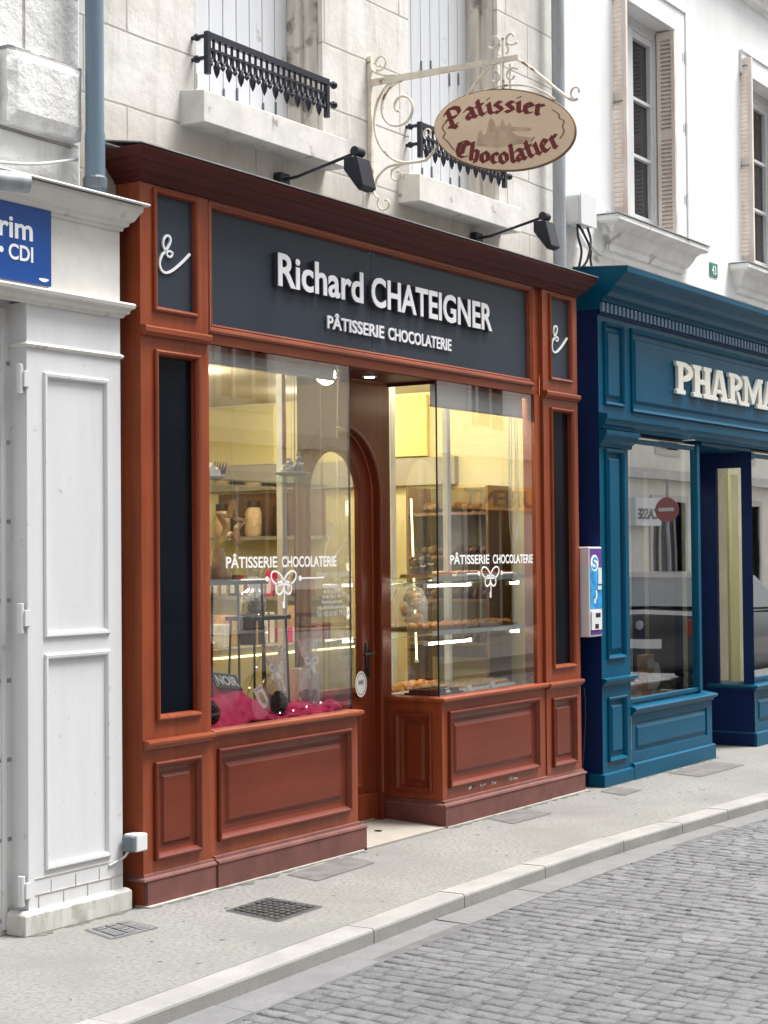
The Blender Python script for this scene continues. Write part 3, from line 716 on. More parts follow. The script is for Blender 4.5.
# ---- white house on the right
wh = thing('white_house', 'bright white plastered house front above the blue pharmacy', 'house', (9, YW, 0))
DX = 2.585
oA = (5.53, 6.65, 4.12, 5.80); oB = (oA[0] + DX, oA[1] + DX, 4.12, 5.80)
oC = (oB[0] + DX, oB[1] + DX, 4.12, 5.80)
w = MB(); wall_skin(w, 4.664, 15.5, 3.0, 7.6, YW, [oA, oB, oC], .32); w.build('wall', M['plaster'], wh)
def tall_window(o):
    x0, x1, z0, z1 = o
    fy = YW + .13
    g = MB(); g.box(x0 + .03, x1 - .03, fy + .045, fy + .055, z0 + .03, z1 - .03); gl = g.build('window', M['glass_dark'], wh)
    f = MB(); P = PF(fy)
    f.pbox(P, x0, x0 + .07, z0, z1, -.08, 0); f.pbox(P, x1 - .07, x1, z0, z1, -.08, 0); f.pbox(P, x0 + .07, x1 - .07, z1 - .09, z1, -.08, 0); f.pbox(P, x0 + .07, x1 - .07, z0, z0 + .07, -.08, 0)
    xm = (x0 + x1) / 2
    f.pbox(P, xm - .05, xm + .05, z0 + .07, z1 - .09, -.07, .012)
    for (a, b) in ((x0 + .07, xm - .05), (xm + .05, x1 - .07)):
        f.pbox(P, a, a + .055, z0 + .07, z1 - .09, -.06, -.008); f.pbox(P, b - .055, b, z0 + .07, z1 - .09, -.06, -.008)
        f.pbox(P, a + .055, b - .055, z0 + .07, z0 + .15, -.06, -.008); f.pbox(P, a + .055, b - .055, z1 - .145, z1 - .09, -.06, -.008)
        for t in (.335, .66):
            zz = z0 + .15 + (z1 - z0 - .30) * t; f.pbox(P, a + .055, b - .055, zz - .014, zz + .014, -.058, -.012)
    f.build('frame', M['white_paint'], gl, bevel=.003)
    # plain raised band round the opening
    b = MB(); Pw = PF(YW)
    b.pbox(Pw, x1 + .001, x1 + .20, z0 - .02, z1 + .18, 0, .022); b.pbox(Pw, x0 - .001, x1 + .001, z1 + .001, z1 + .18, 0, .022)
    b.pbox(Pw, x1 + .20, x1 + .225, z0 - .02, z1 + .205, 0, .034); b.pbox(Pw, x0 - .001, x1 + .2, z1 + .18, z1 + .205, 0, .034)
    b.build('surround', M['plaster'], gl, bevel=.004)
    # folded slatted shutters: one edge-on at the left of the opening, one against the right reveal
    def louvre(X, y0, y1, za, zb, nm):
        s = MB(); P = PL(X)
        s.pbox(P, y0, y0 + .03, za, zb, -.016, .016); s.pbox(P, y1 - .03, y1, za, zb, -.016, .016)
        for q in (za, (za + zb) / 2 - .03, zb - .06): s.pbox(P, y0 + .03, y1 - .03, q, q + .06, -.016, .014)
        n = 46
        for k in range(n):
            zz = za + .06 + (zb - za - .12) * (k + .5) / n
            s.add([P(y0 + .03, zz - .02, .012), P(y1 - .03, zz - .02, .012), P(y1 - .03, zz + .018, -.012), P(y0 + .03, zz + .018, -.012),
                   P(y0 + .03, zz - .013, .014), P(y1 - .03, zz - .013, .014), P(y1 - .03, zz + .024, -.01), P(y0 + .03, zz + .024, -.01)],
                  [(0, 1, 2, 3), (7, 6, 5, 4), (0, 4, 5, 1), (3, 2, 6, 7)])
        return s.build(nm, M['louvre'], gl)
    louvre(x0 + .02, .045, YW + .12, z0 + .01, z1 + .12, 'shutter')
    sh = louvre(x1 - .025, YW - .03, YW + .12, z0 + .01, z1 - .02, 'shutter')
    for q in (.18, .52, .86):
        hg = MB(); zz = z0 + (z1 - z0) * q; hg.tube([(x1 + .02, YW - .1, zz - .05), (x1 + .02, YW - .1, zz + .05)], .013, 8); hg.box(x1 - .02, x1 + .05, YW - .096, YW - .09, zz - .03, zz + .03); hg.build('hinge', M['plastic'], sh)
    s = MB(); pr = [(YW - .21, z0 - .045), (YW - .21, z0 - .075), (YW - .19, z0 - .09), (YW - .175, z0 - .14), (YW - .11, z0 - .185), (YW - .075, z0 - .2), (YW - .065, z0 - .26), (YW, z0 - .27)]
    s.sweep([(x0 - .14, YW), (x0 - .14, YW - .0001), (x1 + .10, YW - .0001), (x1 + .10, YW)], [(0, z0 - .27), (.022, z0 - .262), (.03, z0 - .225), (.055, z0 - .205), (.075, z0 - .17), (.10, z0 - .12), (.125, z0 - .10), (.16, z0 - .092), (.175, z0 - .075), (.175, z0 - .04), (0, z0 - .0)])
    s.box(x0, x1, YW, YW + .3, z0 - .03, z0 + .002)
    si = s.build('sill', M['plaster_dirty'], gl)
    fl = MB(); fl.sweep([(x0 - .145, YW), (x0 - .145, YW - .001), (x1 + .105, YW - .001), (x1 + .105, YW)], [(.0, z0 + .004), (.182, z0 - .037), (.182, z0 - .029), (0, z0 + .012)])
    fl.build('flashing', M['zinc'], si)
M['louvre'] = mat('louvre_paint', (.74, .69, .64, 1), .7, var=.12, vscale=4, stretch=(1, 4, 1), second=(.66, .56, .49, 1))
for o in (oA, oB, oC): tall_window(o)
cs = MB(); cs.sweep([(4.664, YW), (15.5, YW)], [(0, 6.45), (.06, 6.47), (.07, 6.53), (.12, 6.56), (.12, 6.6), (0, 6.62)]); cs.build('string_course', M['plaster_dirty'], wh)
lowstone = MB(); lowstone.box(4.664, 15.5, YW - .012, YW - .002, 3.0, 3.80); lowstone.build('lower_band', M['sill'], wh)

# =================================================================== RED PASTRY SHOPFRONT
shop = thing('pastry_shopfront', 'red wooden pastry shopfront with slate sign, arched door and two display windows', 'shopfront', (2.28, 0, 0))
BOL = [(0, 0), (.0, .014), (.006, .02), (.014, .02), (.022, .012), (.03, .006), (.034, -.006)]       # bolection moulding, ends on the panel
def raised_field(last): return [(last, -.006), (last + .016, -.012), (last + .03, -.012), (last + .044, -.002), (last + .05, -.002)]
def pilaster(xa, xb, a_off, left):
    P = PF(0)
    lo = (xa + .075, xb - .085, .205, .665); ta = (xa + .095, xb - .075, .857, 2.606); sm = (xa + .09, xb - .085, 2.79, 3.374)
    b = MB(); b.plate(P, xa, xb, .0, 3.42, [lo, ta, sm], 0, .03)
    # sides and back
    for X in (xa, xb): b.add([(X, 0, 0), (X, .145, 0), (X, .145, 3.45), (X, 0, 3.45)], [(0, 1, 2, 3)])
    pil = b.build('pilaster', M['red'], shop, fix=True)
    # side of the pilaster is one board, set just proud
    f = MB()
    f.frame(P, *lo, BOL[:6] + raised_field(.034), fill=True)
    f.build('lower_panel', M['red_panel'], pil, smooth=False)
    f = MB(); f.frame(P, *ta, [(0, 0), (0, .012), (.008, .018), (.018, .014), (.024, .0), (.026, -.03)]); f.build('panel_moulding', M['red'], pil)
    g = MB(); g.pbox(P, ta[0] + .002, ta[1] - .002, ta[2] + .002, ta[3] - .002, -.036, -.028); g.build('side_panel', M['black_gloss'], pil)
    f = MB(); f.frame(P, *sm, [(0, 0), (0, .012), (.008, .018), (.018, .014), (.022, .002), (.024, -.014)]); f.build('panel_moulding', M['red'], pil)
    g = MB(); g.pbox(P, sm[0] + .002, sm[1] - .002, sm[2] + .002, sm[3] - .002, -.022, -.013); ep = g.build('emblem_panel', M['slate'], pil)
    # hand-drawn emblem
    E_ = [(285, 545), (268, 568), (243, 556), (238, 528), (258, 516), (283, 530), (285, 545)]
    UP = [(228, 520), (214, 488), (205, 455), (212, 412), (236, 382), (262, 392), (268, 428), (252, 472), (226, 515), (196, 552), (176, 612), (186, 672), (218, 703), (262, 698), (320, 660), (380, 605), (435, 545)]
    def em(pt):
        X, Y_ = pt; return (xa + .197 + (X - 230) * .00088, 3.163 - ((Y_ - 380) - .24 * (X - 240)) * .00055)
    e = MB(); e.ribbon(P, [em(q) for q in smooth_line(UP, 5)], .0115, -.013, -.004); e.ribbon(P, [em(q) for q in smooth_line(E_, 5)], .0095, -.013, -.005)
    e.build('emblem', M['letter'], ep)
    # ledges
    for (z0, z1, o) in ((.727, .768, .034), (2.664, 2.712, .03)):
        l = MB(); l.sweep([(xa - .003, .1), (xa - .003, -.001), (xb + .006, -.001), (xb + .006, .1)] if False else [(xa + .004, -.001), (xb - .004, -.001)], [(0, z0), (o * .5, z0 + .004), (o * .62, z0 + .014), (o * .95, z0 + .02), (o, z1 - .008), (o * .9, z1), (0, z1 + .004)])
        l.build('ledge', M['red_h'], pil)
    # plinth with cap moulding
    p = MB(); p.box(xa + .004, xb + .012, -.022, .12, .002, .118)
    p.sweep([(xa + .004, .10), (xa + .004, .0), (xb + .012, .0), (xb + .012, .10)], [(.022, .118), (.026, .122), (.022, .132), (.008, .138), (.006, .15), (0, .152)])
    p.build('plinth', M['plinth'], pil, bevel=.003)
    return pil
pilaster(-.015, .492, 0, True); pilaster(4.055, 4.565, 0, False)
for (a, b_) in ((-.02, 1.80), (2.70, 4.60)):
    f = MB(); f.box(a, b_, -.036, .05, -.02, .010); f.build('footing', M['footing'], shop, bevel=.004)

# cornice
c = MB()
CP = [(0, 3.388), (.010, 3.390), (.013, 3.402), (.030, 3.414), (.034, 3.424), (.052, 3.434), (.064, 3.452), (.078, 3.462), (.082, 3.474), (.098, 3.486), (.106, 3.504), (.11, 3.518), (.11, 3.53)]
c.sweep([(-.015, .148), (-.015, 0), (4.565, 0), (4.565, .148)], CP, cap=False)
c.add([(-.125, .148, 3.53), (-.125, -.11, 3.53), (4.675, -.11, 3.53), (4.675, .148, 3.53)], [(0, 1, 2, 3)])
c.build('cornice', M['red_shade'], shop)
z = MB(); z.add([(-.132, -.117, 3.532), (4.682, -.117, 3.532), (4.682, .147, 3.575), (-.132, .147, 3.575), (-.132, -.117, 3.538), (4.682, -.117, 3.538), (4.682, .147, 3.581), (-.132, .147, 3.581)],
                [(0, 3, 2, 1), (4, 5, 6, 7), (0, 1, 5, 4), (1, 2, 6, 5), (2, 3, 7, 6), (3, 0, 4, 7)])
z.build('roof_sheet', M['zinc'], shop)

# frieze with the sign
YF = .028
P = PF(YF)
fz = MB(); fz.plate(P, .494, 4.053, 2.68, 3.40, [(.535, 3.925, 2.762, 3.372)], 0, .03)
fz.add([(.494, YF, 2.68), (4.053, YF, 2.68), (4.053, .14, 2.68), (.494, .14, 2.68)], [(0, 1, 2, 3)])
frieze = fz.build('frieze', M['red_h'], shop)
m = MB(); m.frame(P, .535, 3.925, 2.762, 3.372, [(-.03, 0), (-.03, .014), (-.02, .022), (-.008, .02), (.0, .012), (.006, .014), (.014, .01), (.02, -.016)]); m.build('sign_moulding', M['red_h'], frieze)
sg = MB(); sg.pbox(P, .545, 2.031, 2.772, 3.362, -.026, -.014); sg.pbox(P, 2.034, 3.915, 2.772, 3.362, -.026, -.014)
sign = sg.build('sign_panel', M['slate'], frieze)
# letters stand off the board on pins
def letters(name, items, n0, n1, mtl):
    t = MB()
    for (body, u0, u1, v0, v1, bold, ref) in items: add_text(t, P, body, u0, u1, v0, v1, n0, n1, bold, 1.0, ref)
    return t.build(name, mtl, sign)
NAME = [('Richard', 1.098, 1.908, 3.036, 3.212, .02, None), ('CHATEIGNER', 1.992, 3.392, 3.034, 3.206, .022, None)]
SUB = [('PÂTISSERIE', 1.572, 2.145, 2.866, 2.937, .02, 'H'), ('CHOCOLATERIE', 2.190, 2.905, 2.866, 2.937, .02, 'H')]
letters('name_letters', NAME, .012, .0165, M['letter']); [letters('subtitle_letters', [w_], -.006, .001, M['letter']) for w_ in SUB]
lb = MB()
for (body, u0, u1, v0, v1, bold, ref) in NAME: add_text(lb, P, body, u0 - .002, u1 + .002, v0 - .002, v1 + .002, -.012, .0115, bold + .004, 1.0, None)
lb.build('letter_sides', M['letter_edge'], sign)
sc = MB()
for X, Z in ((2.015, 3.34), (2.05, 3.34), (2.015, 2.79), (2.05, 2.79), (.57, 3.34), (3.89, 3.34), (3.62, 3.0)): sc.lathe((X, YF + .014 - .002, Z), [(.004, -.003), (.004, .002)], 8, 'y')
sc.build('screw', M['steel'], sign)
# window surround: narrow stiles and the bar under the frieze
for bb_ in ((.494, .512, .012, .11, .776, 2.678), (3.968, 4.053, .02, .11, .776, 2.678)):
    st = MB(); st.box(*bb_); st.build('window_stile', M['red'], shop, bevel=.003)
for bb_ in ((.513, 1.77, .046, .085, 2.655, 2.679), (2.75, 3.954, .046, .085, 2.655, 2.679)):
    hd = MB(); hd.box(*bb_); hd.build('window_head', M['red_h'], shop, bevel=.003)

# stall risers under the windows
def riser(xa, xb, inner, xs_):
    P = PF(.008); pan = (xa + .055, xb - .075, .225, .68) if xs_ < 2 else (xa + .07, xb - .105, .225, .685)
    b = MB(); b.plate(P, xa, xb, .0, .742, [pan], 0, .03)
    # return into the doorway
    r = MB()
    if inner == 'R':
        b.add([(xb, .008, 0), (xb, .39, 0), (xb, .39, .742), (xb, .008, .742)], [(0, 1, 2, 3)])
        o = b.build('stall_riser', M['red'], shop)
    else:
        Q = PL(xa); pn = (.075, .335, .20, .675)
        b.plate(Q, .008, .40, .0, .742, [pn], 0, .03)
        o = b.build('stall_riser', M['red'], shop)
        r.frame(Q, *pn, BOL[:6] + raised_field(.034), fill=True)
        r.build('return_panel', M['red_door'], o)
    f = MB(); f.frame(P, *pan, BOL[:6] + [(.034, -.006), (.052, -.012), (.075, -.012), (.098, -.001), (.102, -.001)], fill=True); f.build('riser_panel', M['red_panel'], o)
    # sill board
    path = [(xa, 0), (xb, 0), (xb, .4)] if inner == 'R' else [(xa, .4), (xa, 0), (xb, 0)]
    s = MB(); s.sweep(path, [(-.04, .742), (.006, .742), (.02, .747), (.026, .757), (.024, .768), (.012, .774), (-.09, .776)], cap=True); s.build('sill', M['red_h'], o)
    pl = MB(); x0, x1 = (xa + .014, xb) if inner == 'R' else (xa, xb - .004)
    pl.sweep(path if inner == 'L' else [(x0, 0), (x1, 0), (x1, .35)], [(-.02, .002), (.03, .002), (.03, .122), (.034, .127), (.03, .138), (.012, .144), (.01, .158), (-.02, .162)])
    pl.build('plinth', M['plinth'] if True else None, o)
    return o
riser(.494, 1.80, 'R', 1); riser(2.715, 4.053, 'L', 3)
pf = MB()                                              # flaking paint along the right riser's foot
for k in range(9):
    u = random.uniform(3.0, 3.7); wd = random.uniform(.012, .045)
    pts = [(u + wd * math.cos(t) * random.uniform(.6, 1), .196 + .007 * math.sin(t) * random.uniform(.4, 1.2) + random.uniform(-.008, .010)) for t in [2 * PI * i / 9 for i in range(9)]]
    pf.poly(PF(.008), pts, .0008, .0016)
pf.build('flaked_paint', M['plaster_dirty'], shop)['kind'] = 'stuff'

# glazing
g = MB(); g.box(.506, 1.785, .034, .042, .768, 2.676); g.build('window_pane', M['glass'], shop)
g = MB(); g.box(1.777, 1.785, .0435, .40, .768, 2.672); g.build('window_pane', M['glass'], shop)
g = MB(); g.box(2.735, 3.966, .034, .042, .768, 2.676); g.build('window_pane', M['glass'], shop)
g = MB(); g.box(2.735, 2.743, .0435, .40, .768, 2.672); g.build('window_pane', M['glass'], shop)
for bb_ in ((1.7855, 1.7885, .033, .0435, .776, 2.672), (2.731, 2.7345, .033, .0435, .776, 2.672), (1.7785, 1.7815, .401, .406, .776, 2.66)):
    ed = MB(); ed.box(*bb_); ed.build('glass_edge', M['black'], shop)
tr = MB(); tr.box(2.733, 2.747, .052, .40, 2.655, 2.70); tr.build('return_head', M['red_shade'], shop)

# blinds behind the heads of both windows
for (a, b, zz) in ((.53, 1.74, 2.605), (2.77, 3.95, 2.535)):
    bl = MB(); bl.box(a, b, .100, .103, zz, 2.668); o = bl.build('roller_blind', M['blind'], shop)
    bb = MB(); bb.tube([(a, .1015, zz - .004), (b, .1015, zz - .004)], .009, 8); bb.build('bottom_bar', M['plastic'], o)

# window lettering
def knot(mb, P, cx, cz, s, n0, n1, span):
    w_ = .011 * s
    def loop(ax, az, sx, sy, rot):
        pts = []
        for i in range(22):
            t = 2 * PI * i / 22; r = (1 - math.cos(t)) / 2
            x = r * math.cos((t - PI) * .42) * sx; y_ = r * math.sin((t - PI) * .42) * sy * 2.0
            a = math.radians(rot); pts.append((cx + (ax + x * math.cos(a) - y_ * math.sin(a)) * s, cz + (az + x * math.sin(a) + y_ * math.cos(a)) * s))
        mb.ribbon(P, pts, w_, n0, n1, closed=True)
    loop(0, 0, .125, .05, 22); loop(0, 0, .125, .05, 158); loop(0, 0, .085, .048, -38); loop(0, 0, .085, .048, 218)
    mb.ribbon(P, [(cx, cz), (cx + .004, cz - .075 * s), (cx, cz - .135 * s)], w_, n0 + .0003, n1 + .0003)
    mb.ribbon(P, [(cx - .004, cz - .105 * s), (cx - .002, cz - .14 * s)], w_ * 1.9, n0 + .0005, n1 + .0005)
    for sg_ in (-1, 1):
        mb.ribbon(P, [(cx + sg_ * .155 * s, cz + .022 * s), (cx + sg_ * span, cz + .022 * s)], .008 * s, n0, n1)
        mb.poly(P, arc(cx + sg_ * .155 * s, cz + .022 * s, .015 * s, .015 * s, 0, 330, 11), n0 + .0006, n1 + .0006)
PG = PF(.0338)
for (ua, ub, uc, ud, c0, span) in ((.665, 1.098, 1.138, 1.645, 1.155, .37), (2.873, 3.358, 3.405, 3.945, 3.372, .30)):
    t = MB(); add_text(t, PG, 'PÂTISSERIE', ua, ub, 1.567, 1.624, .0004, .0012, .02, 1.0, 'H'); add_text(t, PG, 'CHOCOLATERIE', uc, ud, 1.567, 1.624, .0004, .0012, .02, 1.0, 'H')
    knot(t, PG, c0, 1.487, .95, .0004, .0012, span)
    t.build('window_lettering', M['film'], shop)

# doorway: threshold, soffit, surround, door leaf
th = MB(); th.add([(1.80, -.03, .012), (2.715, -.03, .012), (2.715, .45, .034), (1.80, .45, .034), (1.80, -.03, -.05), (2.715, -.03, -.05)], [(0, 1, 2, 3), (0, 4, 5, 1)])
th.build('doorstep', M['threshold'], shop)
dm = MB(); dm.lathe((2.3, .2, .022), [(.02, 0), (.024, .004), (.012, .006)], 10); dm.build('door_stop', M['black'], shop)
so = MB(); so.box(1.79, 2.73, .03, .44, 2.674, 2.70); sof = so.build('soffit', M['red_shade'], shop)
sp = MB(); sp.lathe((2.25, .2, 2.6715), [(.045, 0), (.045, -.006), (.032, -.008)], 16); spo = sp.build('recessed_spot', M['plastic'], shop)
sp = MB(); sp.lathe((2.25, .2, 2.664), [(.03, .002), (.03, -.002)], 16); sp.build('bulb', M['spot'], spo)

YD = .39; Pd = PF(YD); CXd = 2.222; SPR = 1.985; RO = .405; RI = .262
def arch_pts(r, n=22): return [(CXd + r * math.cos(PI - PI * i / n), SPR + r * math.sin(PI - PI * i / n)) for i in range(n + 1)]
su = MB()
ap = arch_pts(RO)
for a, b in zip(ap, ap[1:]): su.add([Pd(*a, 0), Pd(*b, 0), Pd(b[0], 2.672, 0), Pd(a[0], 2.672, 0)], [(0, 1, 2, 3)])
for (u0, u1) in ((1.786, CXd - RO), (CXd + RO, 2.76)): su.add([Pd(u0, .03, 0), Pd(u1, .03, 0), Pd(u1, 2.672, 0), Pd(u0, 2.672, 0)], [(0, 1, 2, 3)])
full = [(CXd - RO, .03)] + ap + [(CXd + RO, .03)]
for a, b in zip(full, full[1:]): su.add([Pd(*a, 0), Pd(*b, 0), Pd(*b, -.05), Pd(*a, -.05)], [(0, 1, 2, 3)])
dsur = su.build('door_surround', M['red_door'], shop)
mo = MB()
def arch_mould(mb, r, prof, zbot, P):
    path = [(-1, zbot)] + [None]
    pts = [(CXd - r, zbot, (-1, 0))] + [(CXd + r * math.cos(PI - PI * i / 24), SPR + r * math.sin(PI - PI * i / 24), (math.cos(PI - PI * i / 24), math.sin(PI - PI * i / 24))) for i in range(25)] + [(CXd + r, zbot, (1, 0))]
    k = len(prof); vs = []
    for (u, v, nn) in pts:
        for (o, h) in prof: vs.append(P(u + nn[0] * o, v + nn[1] * o, h))
    fs = [(i * k + j, (i + 1) * k + j, (i + 1) * k + j + 1, i * k + j + 1) for i in range(len(pts) - 1) for j in range(k - 1)]
    mb.add(vs, fs)
arch_mould(mo, RO, [(-.004, -.02), (-.004, .012), (.004, .02), (.014, .018), (.022, .008), (.026, 0)], .2, Pd)
mo.build('arch_moulding', M['red_door'], dsur)
# leaf
door = MB(); Pl = PF(YD + .045)
ai, ao = arch_pts(RI), arch_pts(RO - .004)
for k in range(len(ai) - 1): door.add([Pl(*ai[k], 0), Pl(*ai[k + 1], 0), Pl(*ao[k + 1], 0), Pl(*ao[k], 0)], [(0, 1, 2, 3)])
for sgn in (-1, 1):
    u0, u1 = sorted((CXd + sgn * RI, CXd + sgn * (RO - .004)))
    door.add([Pl(u0, .05, 0), Pl(u1, .05, 0), Pl(u1, SPR, 0), Pl(u0, SPR, 0)], [(0, 1, 2, 3)])
door.plate(Pl, CXd - RI, CXd + RI, .05, .84, [(CXd - RI + .02, CXd + RI - .02, .24, .68)], 0, .02)
leaf = door.build('door', M['red_door'], shop)
x_ = MB(); arch_mould(x_, RI, [(-.006, -.03), (-.006, .002), (.0, .012), (.012, .014), (.022, .006), (.026, 0)], .84, Pl)
x_.pbox(Pl, CXd - RI, CXd + RI, .812, .842, -.02, .018); x_.build('glazing_bead', M['red_door'], leaf)
x_ = MB(); x_.frame(Pl, CXd - RI + .02, CXd + RI - .02, .24, .68, BOL[:6] + raised_field(.034), fill=True); x_.build('door_panel', M['red_door'], leaf)
x_ = MB(); x_.pbox(Pl, CXd - RO + .004, CXd + RO - .004, .045, .2, .002, .03); x_.build('kick_board', M['red_door'], leaf, bevel=.006)
gd = MB(); pts = [(CXd - RI, .84)] + arch_pts(RI) + [(CXd + RI, .84)]
gd.poly(Pl, pts, -.028, -.02); dgl = gd.build('door_glass', M['glass'], leaf)
hd = MB(); hd.pbox(Pl, CXd + .313, CXd + .353, .89, 1.10, .001, .007); plt = hd.build('lock_plate', M['black'], leaf, bevel=.002)
hd = MB(); hd.tube([Pl(CXd + .333, 1.04, .006), Pl(CXd + .333, 1.04, .05), Pl(CXd + .32, 1.04, .058), Pl(CXd + .22, 1.035, .058)], .0095, 8); hd.lathe(Pl(CXd + .333, .94, .008), [(.011, 0), (.011, -.008), (.004, -.009)], 10, 'y')
hd.build('handle', M['black'], plt, smooth=True, angle=50)
Pg = PF(YD + .045 + .02)
Pk = PF(YD + .045 - .0205)
t = MB(); t.poly(Pk, arc(2.457, .858, .062, .078, 0, 345, 23), .0, .001); stk = t.build('oval_sticker', M['paper'], dgl)
t = MB(); t.ribbon(Pk, arc(2.457, .858, .05, .064, 0, 360, 30), .003, .0012, .0016)
for k in range(7): t.ribbon(Pk, [(2.43 + .008 * k, .85 + .006 * (k % 3)), (2.432 + .008 * k, .885 - .007 * (k % 2))], .0045, .0012, .0016)
t.build('sticker_print', M['slate'], stk)
t = MB(); L6 = ['Vous accueille', 'de 8h à 12h30', 'et de 15h à 19h', 'Fermé le mercredi', 'et le dimanche après-midi', 'Tél : 02 54 83 79 08']
for k, s_ in enumerate(L6):
    hw = (.10, .085, .095, .105, .15, .16)[k]; add_text(t, Pg, s_, 2.215 - hw, 2.215 + hw, 1.438 - k * .031 - (.012 if k == 5 else 0), 1.463 - k * .031 - (.006 if k == 5 else 0), .0008, .0014, .03, 1.0, 'Vdl')
add_text(t, Pg, 'Richard', 2.06, 2.18, 1.503, 1.535, .0008, .0014, .03); add_text(t, Pg, 'CHATEIGNER', 2.2, 2.43, 1.503, 1.531, .0008, .0014, .03)
UP = [(228, 520), (214, 488), (205, 455), (212, 412), (236, 382), (262, 392), (268, 428), (252, 472), (226, 515), (196, 552), (176, 612), (186, 672), (218, 703), (262, 698), (320, 660), (380, 605), (435, 545)]
t.ribbon(Pg, [(2.195 + (a - 230) * .00085, 1.815 - ((b - 380) - .24 * (a - 240)) * .00068) for a, b in smooth_line(UP, 5)], .009, .0008, .0014)
t.build('door_lettering', M['film'], dgl)

# =================================================================== SHOP INTERIOR
room = thing('shop_room', 'warm yellow pastry shop interior seen through the display windows', 'room', (2.26, 1.8, .03))
b = MB(); b.box(.03, 4.48, .46, 3.3, -.02, .028); b.build('floor', M['tile'], room)
b = MB(); b.box(.03, 4.48, .115, 3.3, 2.80, 2.85); ce = b.build('ceiling', M['ceiling'], room)
b = MB(); b.box(.03, 4.48, 3.3, 3.35, .03, 2.80); b.build('back_wall', M['cream_wall'], room)
b = MB(); b.box(4.48, 4.52, .12, 3.3, .03, 2.80); b.build('side_wall', M['cream_wall'], room)
b = MB(); b.box(-.01, .03, .16, 3.3, .03, 2.80); b.build('side_wall', M['cream_wall'], room)
# yellow lit recess panels and the taupe band on the walls
for bb_ in ((4.44, 4.478, 1.14, 1.62, 2.34, 2.78), (4.44, 4.478, 2.5, 3.25, 2.33, 2.78), (1.0, 4.42, 3.26, 3.298, 2.33, 2.78)):
    b = MB(); b.box(*bb_); b.build('yellow_panel', M['yellow'], room)
for bb_ in ((4.42, 4.478, .9, 3.21, 2.13, 2.325), (.2, 4.41, 3.22, 3.298, 2.13, 2.325)):
    b = MB(); b.box(*bb_); b.build('wall_band', M['taupe'], room)
for k, (X, Y) in enumerate(((.95, .75), (3.1, .72), (3.75, .45), (2.3, 1.6), (3.9, 1.7), (1.2, 2.2))):
    s = MB(); s.lathe((X, Y, 2.7995), [(.05, 0), (.05, -.006), (.036, -.008)], 14); so_ = s.build('ceiling_spot', M['plastic'], room)
    s = MB(); s.lathe((X, Y, 2.791), [(.034, .002), (.034, -.002)], 14); s.build('bulb', M['spot'], so_)
    ld = bpy.data.lights.new('ceiling_spot_lamp', 'POINT'); ld.energy = 12; ld.color = (1, .93, .66); ld.shadow_soft_size = .06
    lo = bpy.data.objects.new('spot_lamp', ld); COL.objects.link(lo); lo.parent = room; lo.matrix_parent_inverse = world(room).inverted(); lo.location = (X, Y, 2.74)
for (X, Y, r_) in ((1.95, .62, .022), (3.36, .34, .02), (3.12, .62, .03)):
    p = MB(); p.box(X - r_, X + r_, Y - r_, Y + r_, .03, 2.8); p.build('white_post', M['white_post'], room, bevel=.004)

# wall niche with jars at the back
sh = thing('wall_shelf', 'brown wooden wall niche with jars on the yellow side wall of the shop', 'shelf', (4.4, 2.55, 1.75))
b = MB(); b.box(4.466, 4.476, 2.05, 3.05, 1.78, 2.11); b.build('back_board', M['brown'], sh)
for zz in (1.75, 1.30):
    b = MB(); b.box(4.22, 4.476, 2.05, 3.05, zz, zz + .028); b.build('board', M['taupe'], sh)
jl = ['clear jar with black lid on the wall niche, nearer the star', 'clear jar with black lid on the wall niche, nearer the white post', 'brown glass jar in the wall niche, right of the clear jars']
for k, (Y, hgt) in enumerate(((2.92, .2), (2.62, .22), (2.38, .17))):
    j = thing('jar', jl[k], 'jar', (4.34, Y, 1.779), 'jars in the wall niche')
    b = MB(); b.lathe((4.34, Y, 1.779), [(.05, 0), (.065, .02), (.065, hgt - .04), (.045, hgt)], 14); b.build('body', M['choc'] if k == 2 else M['biscuit'], j, smooth=True, angle=40)
    b = MB(); b.lathe((4.34, Y, 1.779 + hgt + .001), [(.05, 0), (.05, .05)], 14); b.build('lid', M['choc'], j)

# sales counter
ct = thing('sales_counter', 'long cream sales counter with a lit edge behind the left display', 'counter', (2.6, 1.75, .03))
b = MB(); b.box(.9, 4.1, 1.55, 2.1, .03, 1.0); b.build('body', M['cream_wall'], ct, bevel=.01)
b = MB(); b.box(.86, 4.14, 1.5, 2.14, 1.001, 1.04); b.build('worktop', M['taupe'], ct, bevel=.005)
b = MB(); b.tube([(1.0, 1.49, .985), (4.0, 1.49, .985)], .008, 6); b.build('light_strip', M['led_y'], ct)
b = MB(); b.box(.9, 4.1, 1.545, 1.549, .6, .63); b.build('trim', M['steel'], ct)

